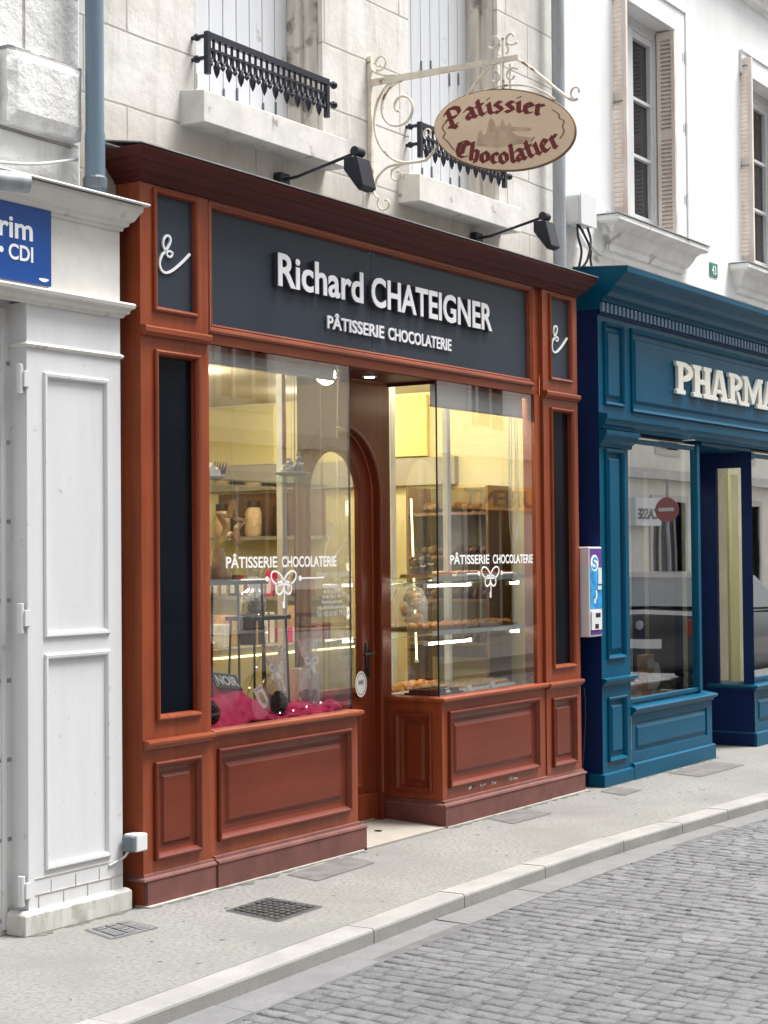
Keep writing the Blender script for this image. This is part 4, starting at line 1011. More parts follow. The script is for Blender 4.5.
cols = [M['berry'], M['paper'], M['gold'], M['choc'], M['blind'], M['pink'], M['biscuit']]
for k in range(15):
    X = 1.0 + k * .205; w_ = random.uniform(.05, .085); h_ = random.uniform(.08, .24); Y = 1.72 + random.uniform(-.08, .08)
    b = MB(); b.box(X - w_, X + w_, Y - .06, Y + .06, 1.0415, 1.0415 + h_); o = b.build('chocolate_box', cols[k % 7], None, bevel=.004, origin=(X, Y, 1.0415))
    b = MB(); b.box(X - .008, X + .008, Y - .0615, Y + .0615, 1.043, 1.0415 + h_ + .0015); b.build('ribbon', cols[(k + 3) % 7], o)
    tag(o, 'ribboned chocolate box standing on the cream sales counter', 'box', 'ribboned boxes on the sales counter')
for k in range(11):
    Y = 2.10 + k * .085; h_ = random.uniform(.08, .2)
    b = MB(); b.box(4.28, 4.36, Y - .03, Y + .03, 1.3285, 1.3285 + h_); o = b.build('sweet_packet', cols[(k * 3) % 7], None, bevel=.006, origin=(4.32, Y, 1.3285))
    b = MB(); b.box(4.2785, 4.2795, Y - .02, Y + .02, 1.35, 1.3285 + h_ * .7); b.build('label', M['paper'], o)
    tag(o, 'labelled sweet packet on the board under the wall niche', 'packet', 'sweet packets under the wall niche')

# ---- left display
ds = MB(); ds.box(.515, 1.77, .056, .80, .72, .764); tag(ds.build('display_floor', M['red_h'], None, origin=(1.1, .4, .72)), 'red wooden display floor under the pink cloth in the left window', 'shelf')
def cloth_h(x, y):
    h = .20 * math.exp(-(((x - .93) / .19) ** 2 + ((y - .27) / .14) ** 2)) + .06 * math.exp(-(((x - 1.36) / .2) ** 2 + ((y - .30) / .14) ** 2)) + .045 * math.exp(-(((x - 1.66) / .09) ** 2 + ((y - .16) / .09) ** 2))
    h += .016 * math.sin(x * 31 + y * 13) * math.sin(y * 23 + x * 5) + .012 * math.sin(x * 17 - y * 29) + .008 * math.sin(x * 47 + y * 41) + .006 * math.sin(x * 73 - y * 19)
    return .775 + max(0, h + .008)
cl = MB(); nx, ny = 110, 50
vs = []
for i in range(nx + 1):
    for j in range(ny + 1):
        x = .53 + 1.22 * i / nx; y = .060 + .52 * j / ny
        y2 = max(y + .02 * math.sin(x * 11) * (j / ny), .058)
        e = min(i, nx - i, j, ny - j) / 3
        vs.append((x, y2, .768 + (cloth_h(x, y) - .768) * min(1, .35 + e)))
cl.add(vs, [(i * (ny + 1) + j, (i + 1) * (ny + 1) + j, (i + 1) * (ny + 1) + j + 1, i * (ny + 1) + j + 1) for i in range(nx) for j in range(ny)])
co = cl.build('display_cloth', M['pink'], None, smooth=True, origin=(1.1, .3, .77), fix=False)
so_m = co.modifiers.new('Thick', 'SOLIDIFY'); so_m.thickness = .003
tag(co, 'crumpled bright pink cloth spread along the foot of the left window', 'cloth')

def pinecone(x, y, z, r, label):
    t = thing('pinecone', label, 'pinecone', (x, y, z), 'pinecones on the pink cloth')
    b = MB(); b.blob((x, y, z + r * 1.15), (r * .62, r * .62, r * 1.1), 10, 8); b.build('core', M['choc'], t)
    s = MB()
    for k in range(70):
        q = k / 69; a = k * 2.399; zz = z + r * (.1 + 2.1 * q); rr = r * (1.0 * math.sin(PI * min(1, .18 + q * .78)) ** .8)
        ca, sa = math.cos(a), math.sin(a); w_ = r * .25
        base = Vector((x + ca * rr * .5, y + sa * rr * .5, zz)); tip = Vector((x + ca * rr, y + sa * rr, zz + r * .16)); sd = Vector((-sa, ca, 0)) * w_
        up = Vector((0, 0, r * .1))
        s.add([base - sd * .6, base + sd * .6, tip + sd, tip - sd, base - sd * .6 + up, base + sd * .6 + up, tip + sd * .6 + up, tip - sd * .6 + up], [(0, 3, 2, 1), (4, 5, 6, 7), (0, 1, 5, 4), (1, 2, 6, 5), (2, 3, 7, 6), (3, 0, 4, 7)])
    s.build('scale', M['cone'], t)
pinecone(.64, .115, .785, .05, 'dark pinecone in the left corner of the pink cloth')
pinecone(1.22, .12, .79, .052, 'dark pinecone standing by the first cellophane bag')

# small black tile sign
t = thing('tile_sign', 'small black tile with white capitals lying on the pink cloth', 'sign', (.77, .26, .96))
b = MB(); R_ = Matrix.Translation((.90, .215, .985)) @ Matrix.Rotation(math.radians(-38), 4, 'X') @ Matrix.Rotation(math.radians(10), 4, 'Y')
PT = lambda u, v, n: tuple(R_ @ Vector((u, -n, v)))
b.pbox(PT, -.095, .095, -.05, .05, -.012, 0); b.build('tile', M['black'], t, bevel=.004)
b = MB(); add_text(b, PT, 'NOIR', -.078, .078, -.03, .03, .0006, .0014, .02); b.build('lettering', M['letter'], t)

# greeting card
t = thing('card', 'white printed card leaning on the pink cloth', 'card', (1.03, .2, .83))
R2 = Matrix.Translation((1.14, .17, .885)) @ Matrix.Rotation(math.radians(-20), 4, 'X') @ Matrix.Rotation(math.radians(-14), 4, 'Y')
PC = lambda u, v, n: tuple(R2 @ Vector((u, -n, v)))
b = MB(); b.pbox(PC, -.042, .042, -.058, .058, -.003, 0); b.build('sheet', M['paper'], t)
b = MB(); b.poly(PC, arc(.0, -.004, .022, .034, 0, 330, 11), .0006, .0012); b.ribbon(PC, [(-.03, .045), (.03, .045)], .005, .0006, .0012); b.build('print', M['crust'], t)

def gift_bag(x, y, z, h, label, inner):
    t = thing('gift_bag', label, 'gift bag', (x, y, z), 'tied cellophane gift bags in the left window')
    b = MB(); n = 18; prof = [(.058, 0), (.066, .03), (.066, .3), (.052, .5), (.026, .60), (.013, .645), (.02, .69), (.045, .80), (.06, 1.0)]
    vs = []
    for (r, q) in prof:
        for j in range(n):
            a = 2 * PI * j / n; k = 1 + (.14 if q > .4 else .05) * math.sin(j * 2.9 + q * 9) + random.uniform(-.05, .05)
            vs.append((x + r * k * math.cos(a), y + r * k * math.sin(a), z + q * h + (random.uniform(-.02, .02) if q == 1 else 0)))
    b.add(vs, [(i * n + j, i * n + (j + 1) % n, (i + 1) * n + (j + 1) % n, (i + 1) * n + j) for i in range(len(prof) - 1) for j in range(n)])
    o = b.build('wrap', M['cello'], t)
    s = MB(); zt = z + h * .645
    s.tube([(x + .016 * math.cos(a), y + .016 * math.sin(a), zt) for a in [2 * PI * i / 10 for i in range(10)]], .005, 6, closed=True)
    for sg_ in (-1, 1):
        s.ribbon(PF(y - .02), smooth_line([(x, zt), (x + sg_ * .03, zt + .03), (x + sg_ * .06, zt + .022), (x + sg_ * .045, zt - .006), (x, zt)], 4), .012, 0, .003)
        s.ribbon(PF(y - .022), smooth_line([(x, zt), (x + sg_ * .018, zt - .04), (x + sg_ * .03, zt - .085)], 4), .011, 0, .003)
    s.build('ribbon', M['letter'], t)
    c_ = MB()
    for k in range(inner): c_.blob((x + random.uniform(-.035, .035), y + random.uniform(-.035, .035), z + .012 + random.uniform(0, .07)), random.uniform(.012, .02), 8, 5, .1)
    c_.build('sweets', M['choc'], t)
gift_bag(1.31, .22, .80, .34, 'cellophane gift bag with ribbon beside the pinecone, the left of the pair', 14)
gift_bag(1.61, .20, .80, .37, 'taller cellophane gift bag with white bow near the glass corner', 18)
b = MB(); b.box(1.66, 1.75, .30, .36, .77, 1.0); o = b.build('gift_box', M['paper'], None, bevel=.003, origin=(1.705, .33, .77))
b = MB(); b.box(1.701, 1.709, .2985, .3615, .7715, 1.0012); b.build('ribbon', M['blind'], o)
tag(o, 'pale upright gift box behind the taller cellophane bag', 'box')

# fairy lights
ft = thing('fairy_lights', 'string of tiny white fairy lights trailing over the pink cloth', 'fairy lights', (1.1, .12, .79))
path = smooth_line([(1.24, .45, 1.50), (1.32, .42, 1.40), (1.40, .35, 1.26), (1.35, .3, 1.16), (1.25, .28, 1.05), (1.12, .24, .93), (.98, .14, .83), (1.10, .085, .805), (1.25, .085, .80), (1.40, .09, .81), (1.56, .09, .825)], 6)
b = MB(); b.tube(path, .0016, 5); b.build('wire', M['black'], ft)
for k in range(0, len(path), 5):
    b = MB(); b.blob(tuple(Vector(path[k]) + Vector((0, -.004, .004))), .0042, 6, 4); b.build('bulb', M['bead'], ft)

# hanging wooden star
t = thing('wooden_star', 'hollow brown wooden star hanging in the left window', 'star', (.77, .16, 1.78))
Ps = PF(.16); cx_, cz_ = .855, 1.79
def star_pts(r, k=.42): return [(cx_ + (r if i % 2 == 0 else r * k) * math.sin(PI * i / 5 + .12), cz_ + (r if i % 2 == 0 else r * k) * math.cos(PI * i / 5 + .12)) for i in range(10)]
o_, i_ = star_pts(.13), star_pts(.088)
b = MB(); vs = [Ps(*p, h) for h in (0, .03) for q in (o_, i_) for p in q]
fs = []
for k in range(10):
    j = (k + 1) % 10; fs += [(k, j, 10 + j, 10 + k), (20 + k, 30 + k, 30 + j, 20 + j), (k, 20 + k, 20 + j, j), (10 + k, 10 + j, 30 + j, 30 + k)]
b.add(vs, fs); b.build('frame', M['gold'], t)
b = MB(); b.tube([Ps(cx_ + .014, cz_ + .113, .015), (cx_ + .014, .145, 2.79)], .0012, 5); b.build('thread', M['cable_w'], t)

# glass shelf with two plates of chocolate figures
gs = thing('glass_shelf', 'clear glass shelf hung across the upper left window', 'shelf', (1.1, .25, 2.03))
b = MB(); b.box(.56, 1.74, .12, .36, 2.010, 2.018); b.build('pane', M['glass_shelf'], gs)
b = MB()
for X in (.6, 1.66):
    for Y in (.14, .34): b.tube([(X, Y, 2.0), (X, Y, 2.79)], .0018, 5)
b.build('wire', M['steel'], gs)
def plate(x, y, z, r, label, pieces, mt):
    t = thing('plate', label, 'plate', (x, y, z), 'plates of chocolate figures on the glass shelf')
    b = MB(); b.lathe((x, y, z), [(r * .55, 0), (r * .6, .004), (r * .95, .012), (r, .018), (r * .97, .02), (r * .6, .009), (.01, .008)], 22); b.build('dish', M['porcelain'], t, smooth=True, angle=50)
    return t
def figures(x, y, z, specs, label_fmt, grp, mt):
    for k, (dx, dy, r, hh) in enumerate(specs):
        t = thing('chocolate_figure', label_fmt[k], 'chocolate', (x + dx, y + dy, z), grp)
        b = MB(); b.blob((x + dx, y + dy, z + hh * .36), (r, r * .8, hh * .38), 10, 7, .06); b.blob((x + dx - r * .2, y + dy - r * .2, z + hh * .82), (r * .62, r * .6, hh * .22), 9, 6, .05)
        b.blob((x + dx - r * .45, y + dy, z + hh * 1.05), (r * .2, r * .15, hh * .16), 7, 5); b.blob((x + dx + r * .1, y + dy, z + hh * 1.07), (r * .2, r * .15, hh * .16), 7, 5)
        b.build('body', mt, t, smooth=True)
        b = MB(); b.ribbon(PF(y + dy - r * .7), arc(x + dx - r * .15, z + hh * .62, r * .6, r * .15, 180, 360, 8), .008, 0, .004); b.build('bow', M['letter'], t)
plate(.80, .24, 2.019, .085, 'white plate of pale paper houses on the glass shelf', 3, 'paper')
hb = thing('paper_house', 'cluster of small white paper houses on the left plate', 'decoration', (.80, .24, 2.04))
b = MB()
for (dx, w_, h_) in ((-.045, .022, .05), (0, .028, .075), (.045, .022, .055)):
    x = .80 + dx; b.poly(PF(.24), [(x - w_, 2.032), (x + w_, 2.032), (x + w_, 2.032 + h_ * .6), (x, 2.032 + h_), (x - w_, 2.032 + h_ * .6)], -.02, .02)
b.build('wall', M['paper'], hb)
b = MB()
for k in range(14): a = .84 + .008 * k; b.tube([(a, .26, 2.06), (a + .02, .255, 2.10 + .02 * math.sin(k * 2.1))], [.007, .002], 5)
b.build('sprig', M['choc'], hb)
plate(1.46, .2, 2.06, .105, 'white plate of silvery chocolate figures near the white post', 3, 'choc')
b = MB(); b.box(1.40, 1.52, .15, .25, 2.0185, 2.0595); tag(b.build('plate_stand', M['glass_shelf'], None, origin=(1.46, .2, 2.0185)), 'clear block lifting the right plate on the glass shelf', 'stand')
M['silver'] = mat('silver_foil', (.42, .40, .37, 1), .35, metal=.4, var=.5, vscale=50)
figures(1.46, .2, 2.072, [(-.055, 0, .03, .05), (.0, .01, .034, .075), (.055, -.01, .032, .10)], ['lowest silvery figure on the right-hand plate', 'middle silvery figure on the right-hand plate', 'tallest silvery figure on the right-hand plate'], 'silvery figures on the right plate', M['silver'])

# black metal display stands
def stand(x, y, z0, z1, wx, wy, label):
    t = thing('display_stand', label, 'stand', (x, y, z0), 'black metal display stands')
    b = MB(); b.box(x - wx, x + wx, y - wy, y + wy, z1 - .022, z1); b.build('top', M['black'], t, bevel=.004)
    for sx_ in (-1, 1):
        for sy_ in (-1, 1):
            b = MB(); b.tube([(x + sx_ * wx * .85, y + sy_ * wy * .8, z1 - .022), (x + sx_ * wx * .95, y + sy_ * wy * .9, z0)], .007, 6); b.build('leg', M['black'], t)
stand(1.04, .33, .765, 1.50, .25, .10, 'taller black metal stand at the left of the window')
stand(1.45, .42, .765, 1.30, .17, .10, 'lower black metal stand behind the knot lettering')
b = MB(); b.lathe((.98, .33, 1.502), [(.07, 0), (.075, .02), (.05, .11), (.03, .16), (.034, .17)], 14); tag(b.build('glass_jar', M['biscuit'], None, smooth=True, origin=(.98, .33, 1.502)), 'pale jar of sweets on the taller black stand', 'jar')
gift_bag(1.40, .42, 1.301, .26, 'cellophane gift bag standing on the lower black stand', 14)
figures(.85, .33, 1.503, [(0, 0, .045, .14)], ['dark chocolate figure at the left edge of the taller stand'], None, M['choc'])

# ---- right display: glass shelves with baking
def led(x0, x1, y, z, label):
    t = thing('light_tube', label, 'lamp', ((x0 + x1) / 2, y, z), 'light tubes under the glass shelves')
    b = MB(); b.tube([(x0, y, z), (x1, y, z)], .008, 8); b.build('tube', M['led'], t)
    b = MB(); b.box(x0 - .02, x0 - .001, y - .012, y + .012, z - .012, z + .016); b.box(x1 + .001, x1 + .02, y - .012, y + .012, z - .012, z + .016); b.build('end_cap', M['plastic'], t)
for zz, nm in ((1.478, 'upper glass display shelf in the right window'), (1.150, 'lower glass display shelf in the right window')):
    t = thing('glass_shelf', nm, 'shelf', (3.35, .3, zz))
    b = MB(); b.box(2.76, 3.95, .10, .50, zz, zz + .008); b.build('pane', M['glass_shelf'], t)
    b = MB()
    for X in (2.80, 3.91): b.tube([(X, .48, zz - .04), (X, .12, zz - .004)], .005, 6)
    b.build('bracket', M['steel'], t)
    b = MB(); b.box(2.76, 3.95, .0915, .0985, zz - .012, zz + .016); b.build('reflection_band', M['edge_reflect'], t)  # band added along the edge to carry the painted reflection
led(2.77, 3.29, .14, 1.438, 'upper left horizontal light tube in the right window'); led(2.77, 3.29, .14, 1.088, 'lower left horizontal light tube in the right window')
led(3.80, 3.93, .14, 1.438, 'upper short light tube by the right stile'); led(3.80, 3.93, .14, 1.12, 'lower short light tube by the right stile')
t = thing('light_tube', 'tall thin warm light tube standing upright in the right window', 'lamp', (3.05, .42, .97))
b = MB(); b.tube([(3.055, .42, 1.98), (3.12, .43, .97)], .0065, 8); b.build('tube', M['led_y'], t)
b = MB(); b.lathe((3.12, .43, .95), [(.014, 0), (.014, .02)], 8); b.build('end_cap', M['plastic'], t)
fl_ = MB(); fl_.box(2.75, 3.95, .056, .80, .72, .766); tag(fl_.build('display_floor', M['porcelain'], None, origin=(3.3, .4, .72)), 'white display floor of the right window', 'shelf')

def tray(x0, x1, y0, y1, z, label, mt):
    t = thing('tray', label, 'tray', ((x0 + x1) / 2, (y0 + y1) / 2, z), 'trays of baking in the right window')
    b = MB(); b.box(x0, x1, y0, y1, z, z + .006); b.build('base', mt, t)
    b = MB()
    for (a, b_, c_, d_) in ((x0, x1, y0, y0 + .006), (x0, x1, y1 - .006, y1), (x0, x0 + .006, y0 + .006, y1 - .006), (x1 - .006, x1, y0 + .006, y1 - .006)): b.box(a, b_, c_, d_, z + .0062, z + .02)
    b.build('rim', mt, t)
def pastries(x0, x1, y0, y1, z, nx_, ny_, nm, cat, label, grp, mt, kind):
    for i in range(nx_):
        for j in range(ny_):
            x = x0 + (x1 - x0) * (i + .5) / nx_ + random.uniform(-.006, .006); y = y0 + (y1 - y0) * (j + .5) / ny_ + random.uniform(-.006, .006)
            b = MB(); r = min((x1 - x0) / nx_, (y1 - y0) / ny_) * .5
            if kind == 'croissant':
                a0 = random.uniform(-.4, .4); pts = []; rr = []
                for q in range(9):
                    a = PI * (q / 8) + a0; pts.append((x + r * .8 * math.cos(a), y + r * .5 * math.sin(a) - r * .2, z + r * .5)); rr.append(max(.004, r * .52 * math.sin(PI * (q + .6) / 9.2) * (1 + .1 * (q % 2))))
                b.tube(pts, rr, 8)
            elif kind == 'tart':
                b.lathe((x, y, z), [(r * .7, 0), (r * .92, r * .4), (r * .85, r * .42), (r * .5, r * .5), (.004, r * .55)], 12)
            elif kind == 'loaf':
                b.blob((x, y, z + r * .45), (r * 1.0, r * .8, r * .5), 12, 7, .06)
            elif kind == 'cube':
                b.box(x - r * .8, x + r * .8, y - r * .8, y + r * .8, z, z + r * 1.1)
            tag(b.build(nm, mt, None, smooth=kind != 'cube', origin=(x, y, z)), label, cat, grp)
tray(2.77, 3.90, .13, .33, 1.159, 'long tray of golden croissants on the lower glass shelf', M['brown'])
pastries(2.79, 3.55, .14, .32, 1.166, 8, 2, 'croissant', 'croissant', 'golden croissant on the long tray of the lower shelf', 'croissants on the lower shelf', M['crust'], 'croissant')
pastries(3.58, 3.89, .14, .32, 1.166, 3, 2, 'brioche', 'brioche', 'round golden brioche at the right of the long tray', 'brioches on the lower shelf', M['crust'], 'loaf')
tray(2.77, 3.06, .13, .33, 1.487, 'small wooden tray at the left of the upper glass shelf', M['crust'])
tray(3.12, 3.90, .13, .33, 1.487, 'white tray of red tarts on the upper glass shelf', M['porcelain'])
pastries(3.14, 3.88, .14, .32, 1.494, 7, 2, 'fruit_tart', 'tart', 'small red fruit tart on the white upper tray', 'red tarts on the upper shelf', M['berry'], 'tart')
figures(2.88, .23, 1.494, [(-.05, 0, .045, .11), (.07, .02, .05, .13)], ['smaller dark chocolate figure on the wooden tray', 'larger dark chocolate figure on the wooden tray'], 'chocolate figures on the wooden tray', M['choc'])
figures(3.05, .40, 1.487, [(0, 0, .04, .11)], ['dark chocolate figure behind the white tray'], None, M['choc'])
# paper bag of bread
t = thing('bread_bag', 'clear bag of brown bread standing on the lower shelf', 'bread', (2.99, .40, 1.159))
for k_ in range(9):
    b = MB(); b.blob((2.99 + random.uniform(-.05, .05), .40 + random.uniform(-.04, .04), 1.19 + .024 * k_), (random.uniform(.04, .06), random.uniform(.03, .04), .026), 10, 6, .12); b.build('bread_roll', M['dark_loaf'] if k_ % 2 else M['crust'], t, smooth=True)
b = MB(); b.lathe((2.99, .40, 1.159), [(.10, 0), (.118, .03), (.115, .18), (.08, .26), (.03, .275), (.07, .3)], 14); b.build('wrap', M['cello'], t)
tray(2.80, 3.90, .345, .47, 1.159, 'narrow rear tray of small tarts on the lower glass shelf', M['brown'])
pastries(3.12, 3.88, .35, .465, 1.166, 8, 1, 'apricot_tart', 'tart', 'small golden tart on the rear tray of the lower shelf', 'golden tarts on the rear tray', M['crust'], 'tart')
tray(3.14, 3.90, .345, .47, 1.487, 'narrow rear tray of pale cakes on the upper glass shelf', M['porcelain'])
pastries(3.16, 3.88, .35, .465, 1.494, 7, 1, 'cream_cake', 'cake', 'pale cream cake on the rear tray of the upper shelf', 'cream cakes on the rear tray', M['biscuit'], 'tart')
# floor of the right display
tray(2.76, 3.10, .08, .30, .767, 'dark tray of chocolate cakes in the lower left of the right window', M['black'])
pastries(2.77, 3.09, .09, .29, .774, 5, 3, 'chocolate_cake', 'cake', 'square chocolate cake on the dark tray', 'chocolate cakes on the dark tray', M['choc'], 'cube')
tray(3.14, 3.92, .16, .46, .767, 'white tray of biscuits along the floor of the right window', M['porcelain'])
pastries(3.16, 3.90, .17, .45, .774, 9, 3, 'biscuit', 'biscuit', 'pale round biscuit on the white floor tray', 'biscuits on the floor tray', M['biscuit'], 'loaf')
pastries(2.78, 3.6, .5, .72, .767, 9, 2, 'choux_bun', 'bun', 'brown choux bun at the back of the right display floor', 'choux buns at the back', M['crust'], 'loaf')
for k, X in enumerate((2.93, 3.2, 3.5)):
    b = MB(); b.add([(X - .025, .075, .768), (X + .025, .075, .768), (X + .025, .10, .815), (X - .025, .10, .815), (X - .025, .12, .768), (X + .025, .12, .768)], [(0, 1, 2, 3), (3, 2, 5, 4), (0, 3, 4), (1, 5, 2), (0, 4, 5, 1)])
    tag(b.build('price_card', M['paper'], None, origin=(X, .09, .768)), ['white folded card in front of the chocolate cakes', 'white folded card between the dark and the white trays', 'white folded card before the middle of the biscuits'][k], 'card', 'price cards')
# bread rack along the right wall
rk = thing('bread_rack', 'dark rack of loaves against the right wall of the shop', 'rack', (4.35, .75, .03))
for zz in (1.0, 1.3, 1.6, 1.9):
    b = MB(); b.box(4.15, 4.46, .5, 1.12, zz, zz + .02); b.build('shelf_board', M['brown'], rk)
b = MB(); b.box(4.462, 4.474, .5, 1.12, .9, 2.1); b.build('back_board', M['olive_back'], rk)
for bb_ in ((4.15, 4.46, .48, .5, .03, 2.1), (4.15, 4.46, 1.12, 1.14, .03, 2.1)):
    b = MB(); b.box(*bb_); b.build('side_board', M['brown'], rk)
for zz in (1.02, 1.32, 1.62, 1.92):
    for k in range(7):
        b = MB(); b.blob((4.3 + random.uniform(-.03, .03), .56 + k * .083, zz + .035), (random.uniform(.06, .12), random.uniform(.028, .04), random.uniform(.025, .05)), 10, 6, .12); tag(b.build('loaf', M['dark_loaf'], None, smooth=True, origin=(4.3, .56 + k * .083, zz)), 'brown loaf on the dark rack by the right wall', 'bread', 'loaves on the bread rack')
for zz, nm in ((1.14, 'lowest'), (1.45, 'middle'), (1.90, 'topmost')):
    t = thing('light_tube', nm + ' of the three short upright light tubes on the bread rack', 'lamp', (4.13, .80, zz))
    b = MB(); b.tube([(4.13, .80, zz + .012), (4.13, .80, zz + .12)], .012, 8); b.build('tube', M['led'], t); b = MB(); b.box(4.115, 4.145, .785, .815, zz - .01, zz + .011); b.build('end_cap', M['plastic'], t)
# string of hanging decoration near right stile
t = thing('garland', 'looped white cord hanging by the right edge of the right window', 'cord', (3.86, .15, 2.5))
b = MB()
for dx, zb in ((0, 1.66), (.03, 1.72)):
    b.tube(smooth_line([(3.80 + dx, .12, 2.62), (3.79 + dx, .12, 1.9), (3.82 + dx, .12, zb + .05), (3.85 + dx, .12, zb), (3.88 + dx, .12, zb + .06), (3.885 + dx, .12, 1.9), (3.87 + dx, .12, 2.62)], 5), .004, 6)
b.build('cord', M['cable_w'], t)

# =================================================================== THINGS ON THE RED SHOP'S WALL
# oval hanging sign on its scroll bracket
XS = 2.185
hs = thing('hanging_sign', 'tan oval hanging sign with dark red blackletter on a cream scroll bracket', 'sign', (XS, YW, 4.1))
CS = Vector((-.742, 3.968)); US = Vector((-.438, -.068)); VS = Vector((0, .222))
def PO(a, b, n):            # sign face: a, b in -1..1, n towards the viewer side
    q = CS + US * a + VS * b; return (XS - n, q.x, q.y)
b = MB(); b.poly(PO, arc(0, 0, 1, 1, 0, 354, 59), -.012, .012); oval = b.build('board', M['oval'], hs)
rim = [(XS, *(CS + US * 1.005 * math.cos(t) + VS * 1.01 * math.sin(t))) for t in [2 * PI * i / 64 for i in range(64)]]
b = MB(); b.tube(rim, .0075, 8, closed=True); b.build('rim', M['oval_rim'], oval, smooth=True)
# blackletter: broad-nib strokes
NIB = math.radians(38)
def nib_stroke(mb, tr, pts, w_, n0, n1, th_=.035):
    c_, s_ = math.cos(NIB), math.sin(NIB)
    nb = [(c_ * w_ / 2 - s_ * th_ / 2 * k, s_ * w_ / 2 + c_ * th_ / 2 * k) for k in (-1, 1)] + [(-c_ * w_ / 2 - s_ * th_ / 2 * k, -s_ * w_ / 2 + c_ * th_ / 2 * k) for k in (-1, 1)]
    global _lift
    for p, q in zip(pts, pts[1:]):
        h = hull([(p[0] + a, p[1] + b_) for a, b_ in nb] + [(q[0] + a, q[1] + b_) for a, b_ in nb])
        _lift = (_lift + .00007) % .0018
        mb.poly(PO, [tr(*v) for v in h], n0, n1 + _lift)
_lift = 0.0
GL = {  # x-height .62, ascender 1.0: (advance, [strokes])
 'P': (.66, [[(.16, .86), (.16, .02), (.28, -.1)], [(.02, .72), (.16, .9), (.40, .92), (.56, .80), (.56, .58), (.42, .46), (.22, .44)], [(.02, .08), (.16, .0), (.32, .06)], [(.02, .44), (.22, .46)]]),
 'C': (.62, [[(.50, .74), (.44, .88), (.30, .90), (.14, .74), (.12, .28), (.24, .06), (.40, .04), (.52, .16)], [(.33, .8), (.31, .2)]]),
 'a': (.46, [[(.08, .52), (.22, .60), (.33, .52), (.33, .12), (.42, .04)], [(.33, .34), (.14, .30), (.09, .18), (.16, .05), (.30, .12)]]),
 't': (.36, [[(.15, .84), (.15, .14), (.22, .04), (.32, .10)], [(.04, .56), (.30, .58)]]),
 'i': (.26, [[(.05, .54), (.12, .60), (.12, .12), (.20, .03)], [(.12, .82), (.14, .84)]]),
 's': (.40, [[(.32, .54), (.18, .60), (.09, .48), (.28, .26), (.30, .12), (.18, .03), (.06, .10)]]),
 'e': (.40, [[(.10, .30), (.28, .40), (.30, .52), (.18, .60), (.09, .46), (.09, .18), (.18, .04), (.32, .10)]]),
 'r': (.36, [[(.05, .54), (.13, .60), (.13, .10), (.19, .03)], [(.13, .46), (.24, .60), (.33, .54)]]),
 'h': (.48, [[(.10, .98), (.12, .10), (.18, .03)], [(.12, .46), (.24, .60), (.35, .52), (.35, .14), (.30, -.06)]]),
 'o': (.46, [[(.22, .60), (.09, .46), (.09, .16), (.22, .03), (.36, .14), (.36, .46), (.22, .60)]]),
 'c': (.38, [[(.31, .50), (.20, .60), (.09, .46), (.09, .16), (.20, .03), (.31, .12)]]),
 'l': (.26, [[(.08, .96), (.12, .9), (.12, .12), (.20, .03)]]),
}
def blackletter(mb, word, base, a0, a1, hgt):
    adv = [GL[ch][0] for ch in word]; tot = sum(adv); sx = (a1 - a0) / tot; pos = a0
    B = lambda a: lin(a, base)
    for ch, ad in zip(word, adv):
        am = pos + ad * sx / 2; e = .04
        sl = (B(min(am + e, base[-1][0])) - B(max(am - e, base[0][0]))) / (min(am + e, base[-1][0]) - max(am - e, base[0][0]))
        def tr(x, y, pos=pos, am=am, sl=sl, ad=ad):
            dx = (x - ad / 2) * sx; return (am + dx - y * hgt * sl * .32, B(am) + dx * sl + y * hgt)
        for st_ in GL[ch][1]: nib_stroke(mb, tr, st_, .2, .0122, .0126)
        pos += ad * sx
for word_args in (('Patissier', [(-.80, .0), (-.62, .12), (-.45, .25), (-.25, .36), (0, .43), (.25, .43), (.6, .34)], -.78, .57, .46), ('Chocolatier', [(-.75, -.66), (-.5, -.78), (-.3, -.84), (-.05, -.87), (.2, -.81), (.5, -.62), (.85, -.36)], -.72, .82, .47)):
    b = MB(); blackletter(b, *word_args); b.build('blackletter_lettering', M['maroon'], oval)
b = MB()
for pts in ([(-.82, .18), (-.88, .04), (-.86, -.06), (-.84, -.12), (-.87, -.22), (-.80, -.34), (-.74, -.48), (-.70, -.54)], [(.70, .52), (.79, .40), (.80, .30), (.86, .24), (.84, .10), (.86, 0), (.84, -.10), (.80, -.2)]):
    b.ribbon(PO, smooth_line(pts, 5), .022, .0122, .0132)
b.build('flourish', M['oval_rim'], oval)
b = MB()   # faded view of roofs and turrets
sil = [(-.38, -.42), (-.36, -.12), (-.32, -.02), (-.28, -.14), (-.24, -.1), (-.22, .02), (-.2, .22), (-.16, .32), (-.12, .2), (-.1, .08), (-.04, .1), (0, .28), (.04, .1), (.08, .12), (.1, .2), (.13, .08), (.4, .06), (.4, -.02), (.12, -.04), (.2, -.14), (.42, -.18), (.42, -.3), (.15, -.38), (-.1, -.46)]
b.poly(PO, sil, .0121, .0124); b.build('faded_picture', M['oval_pic'], oval)
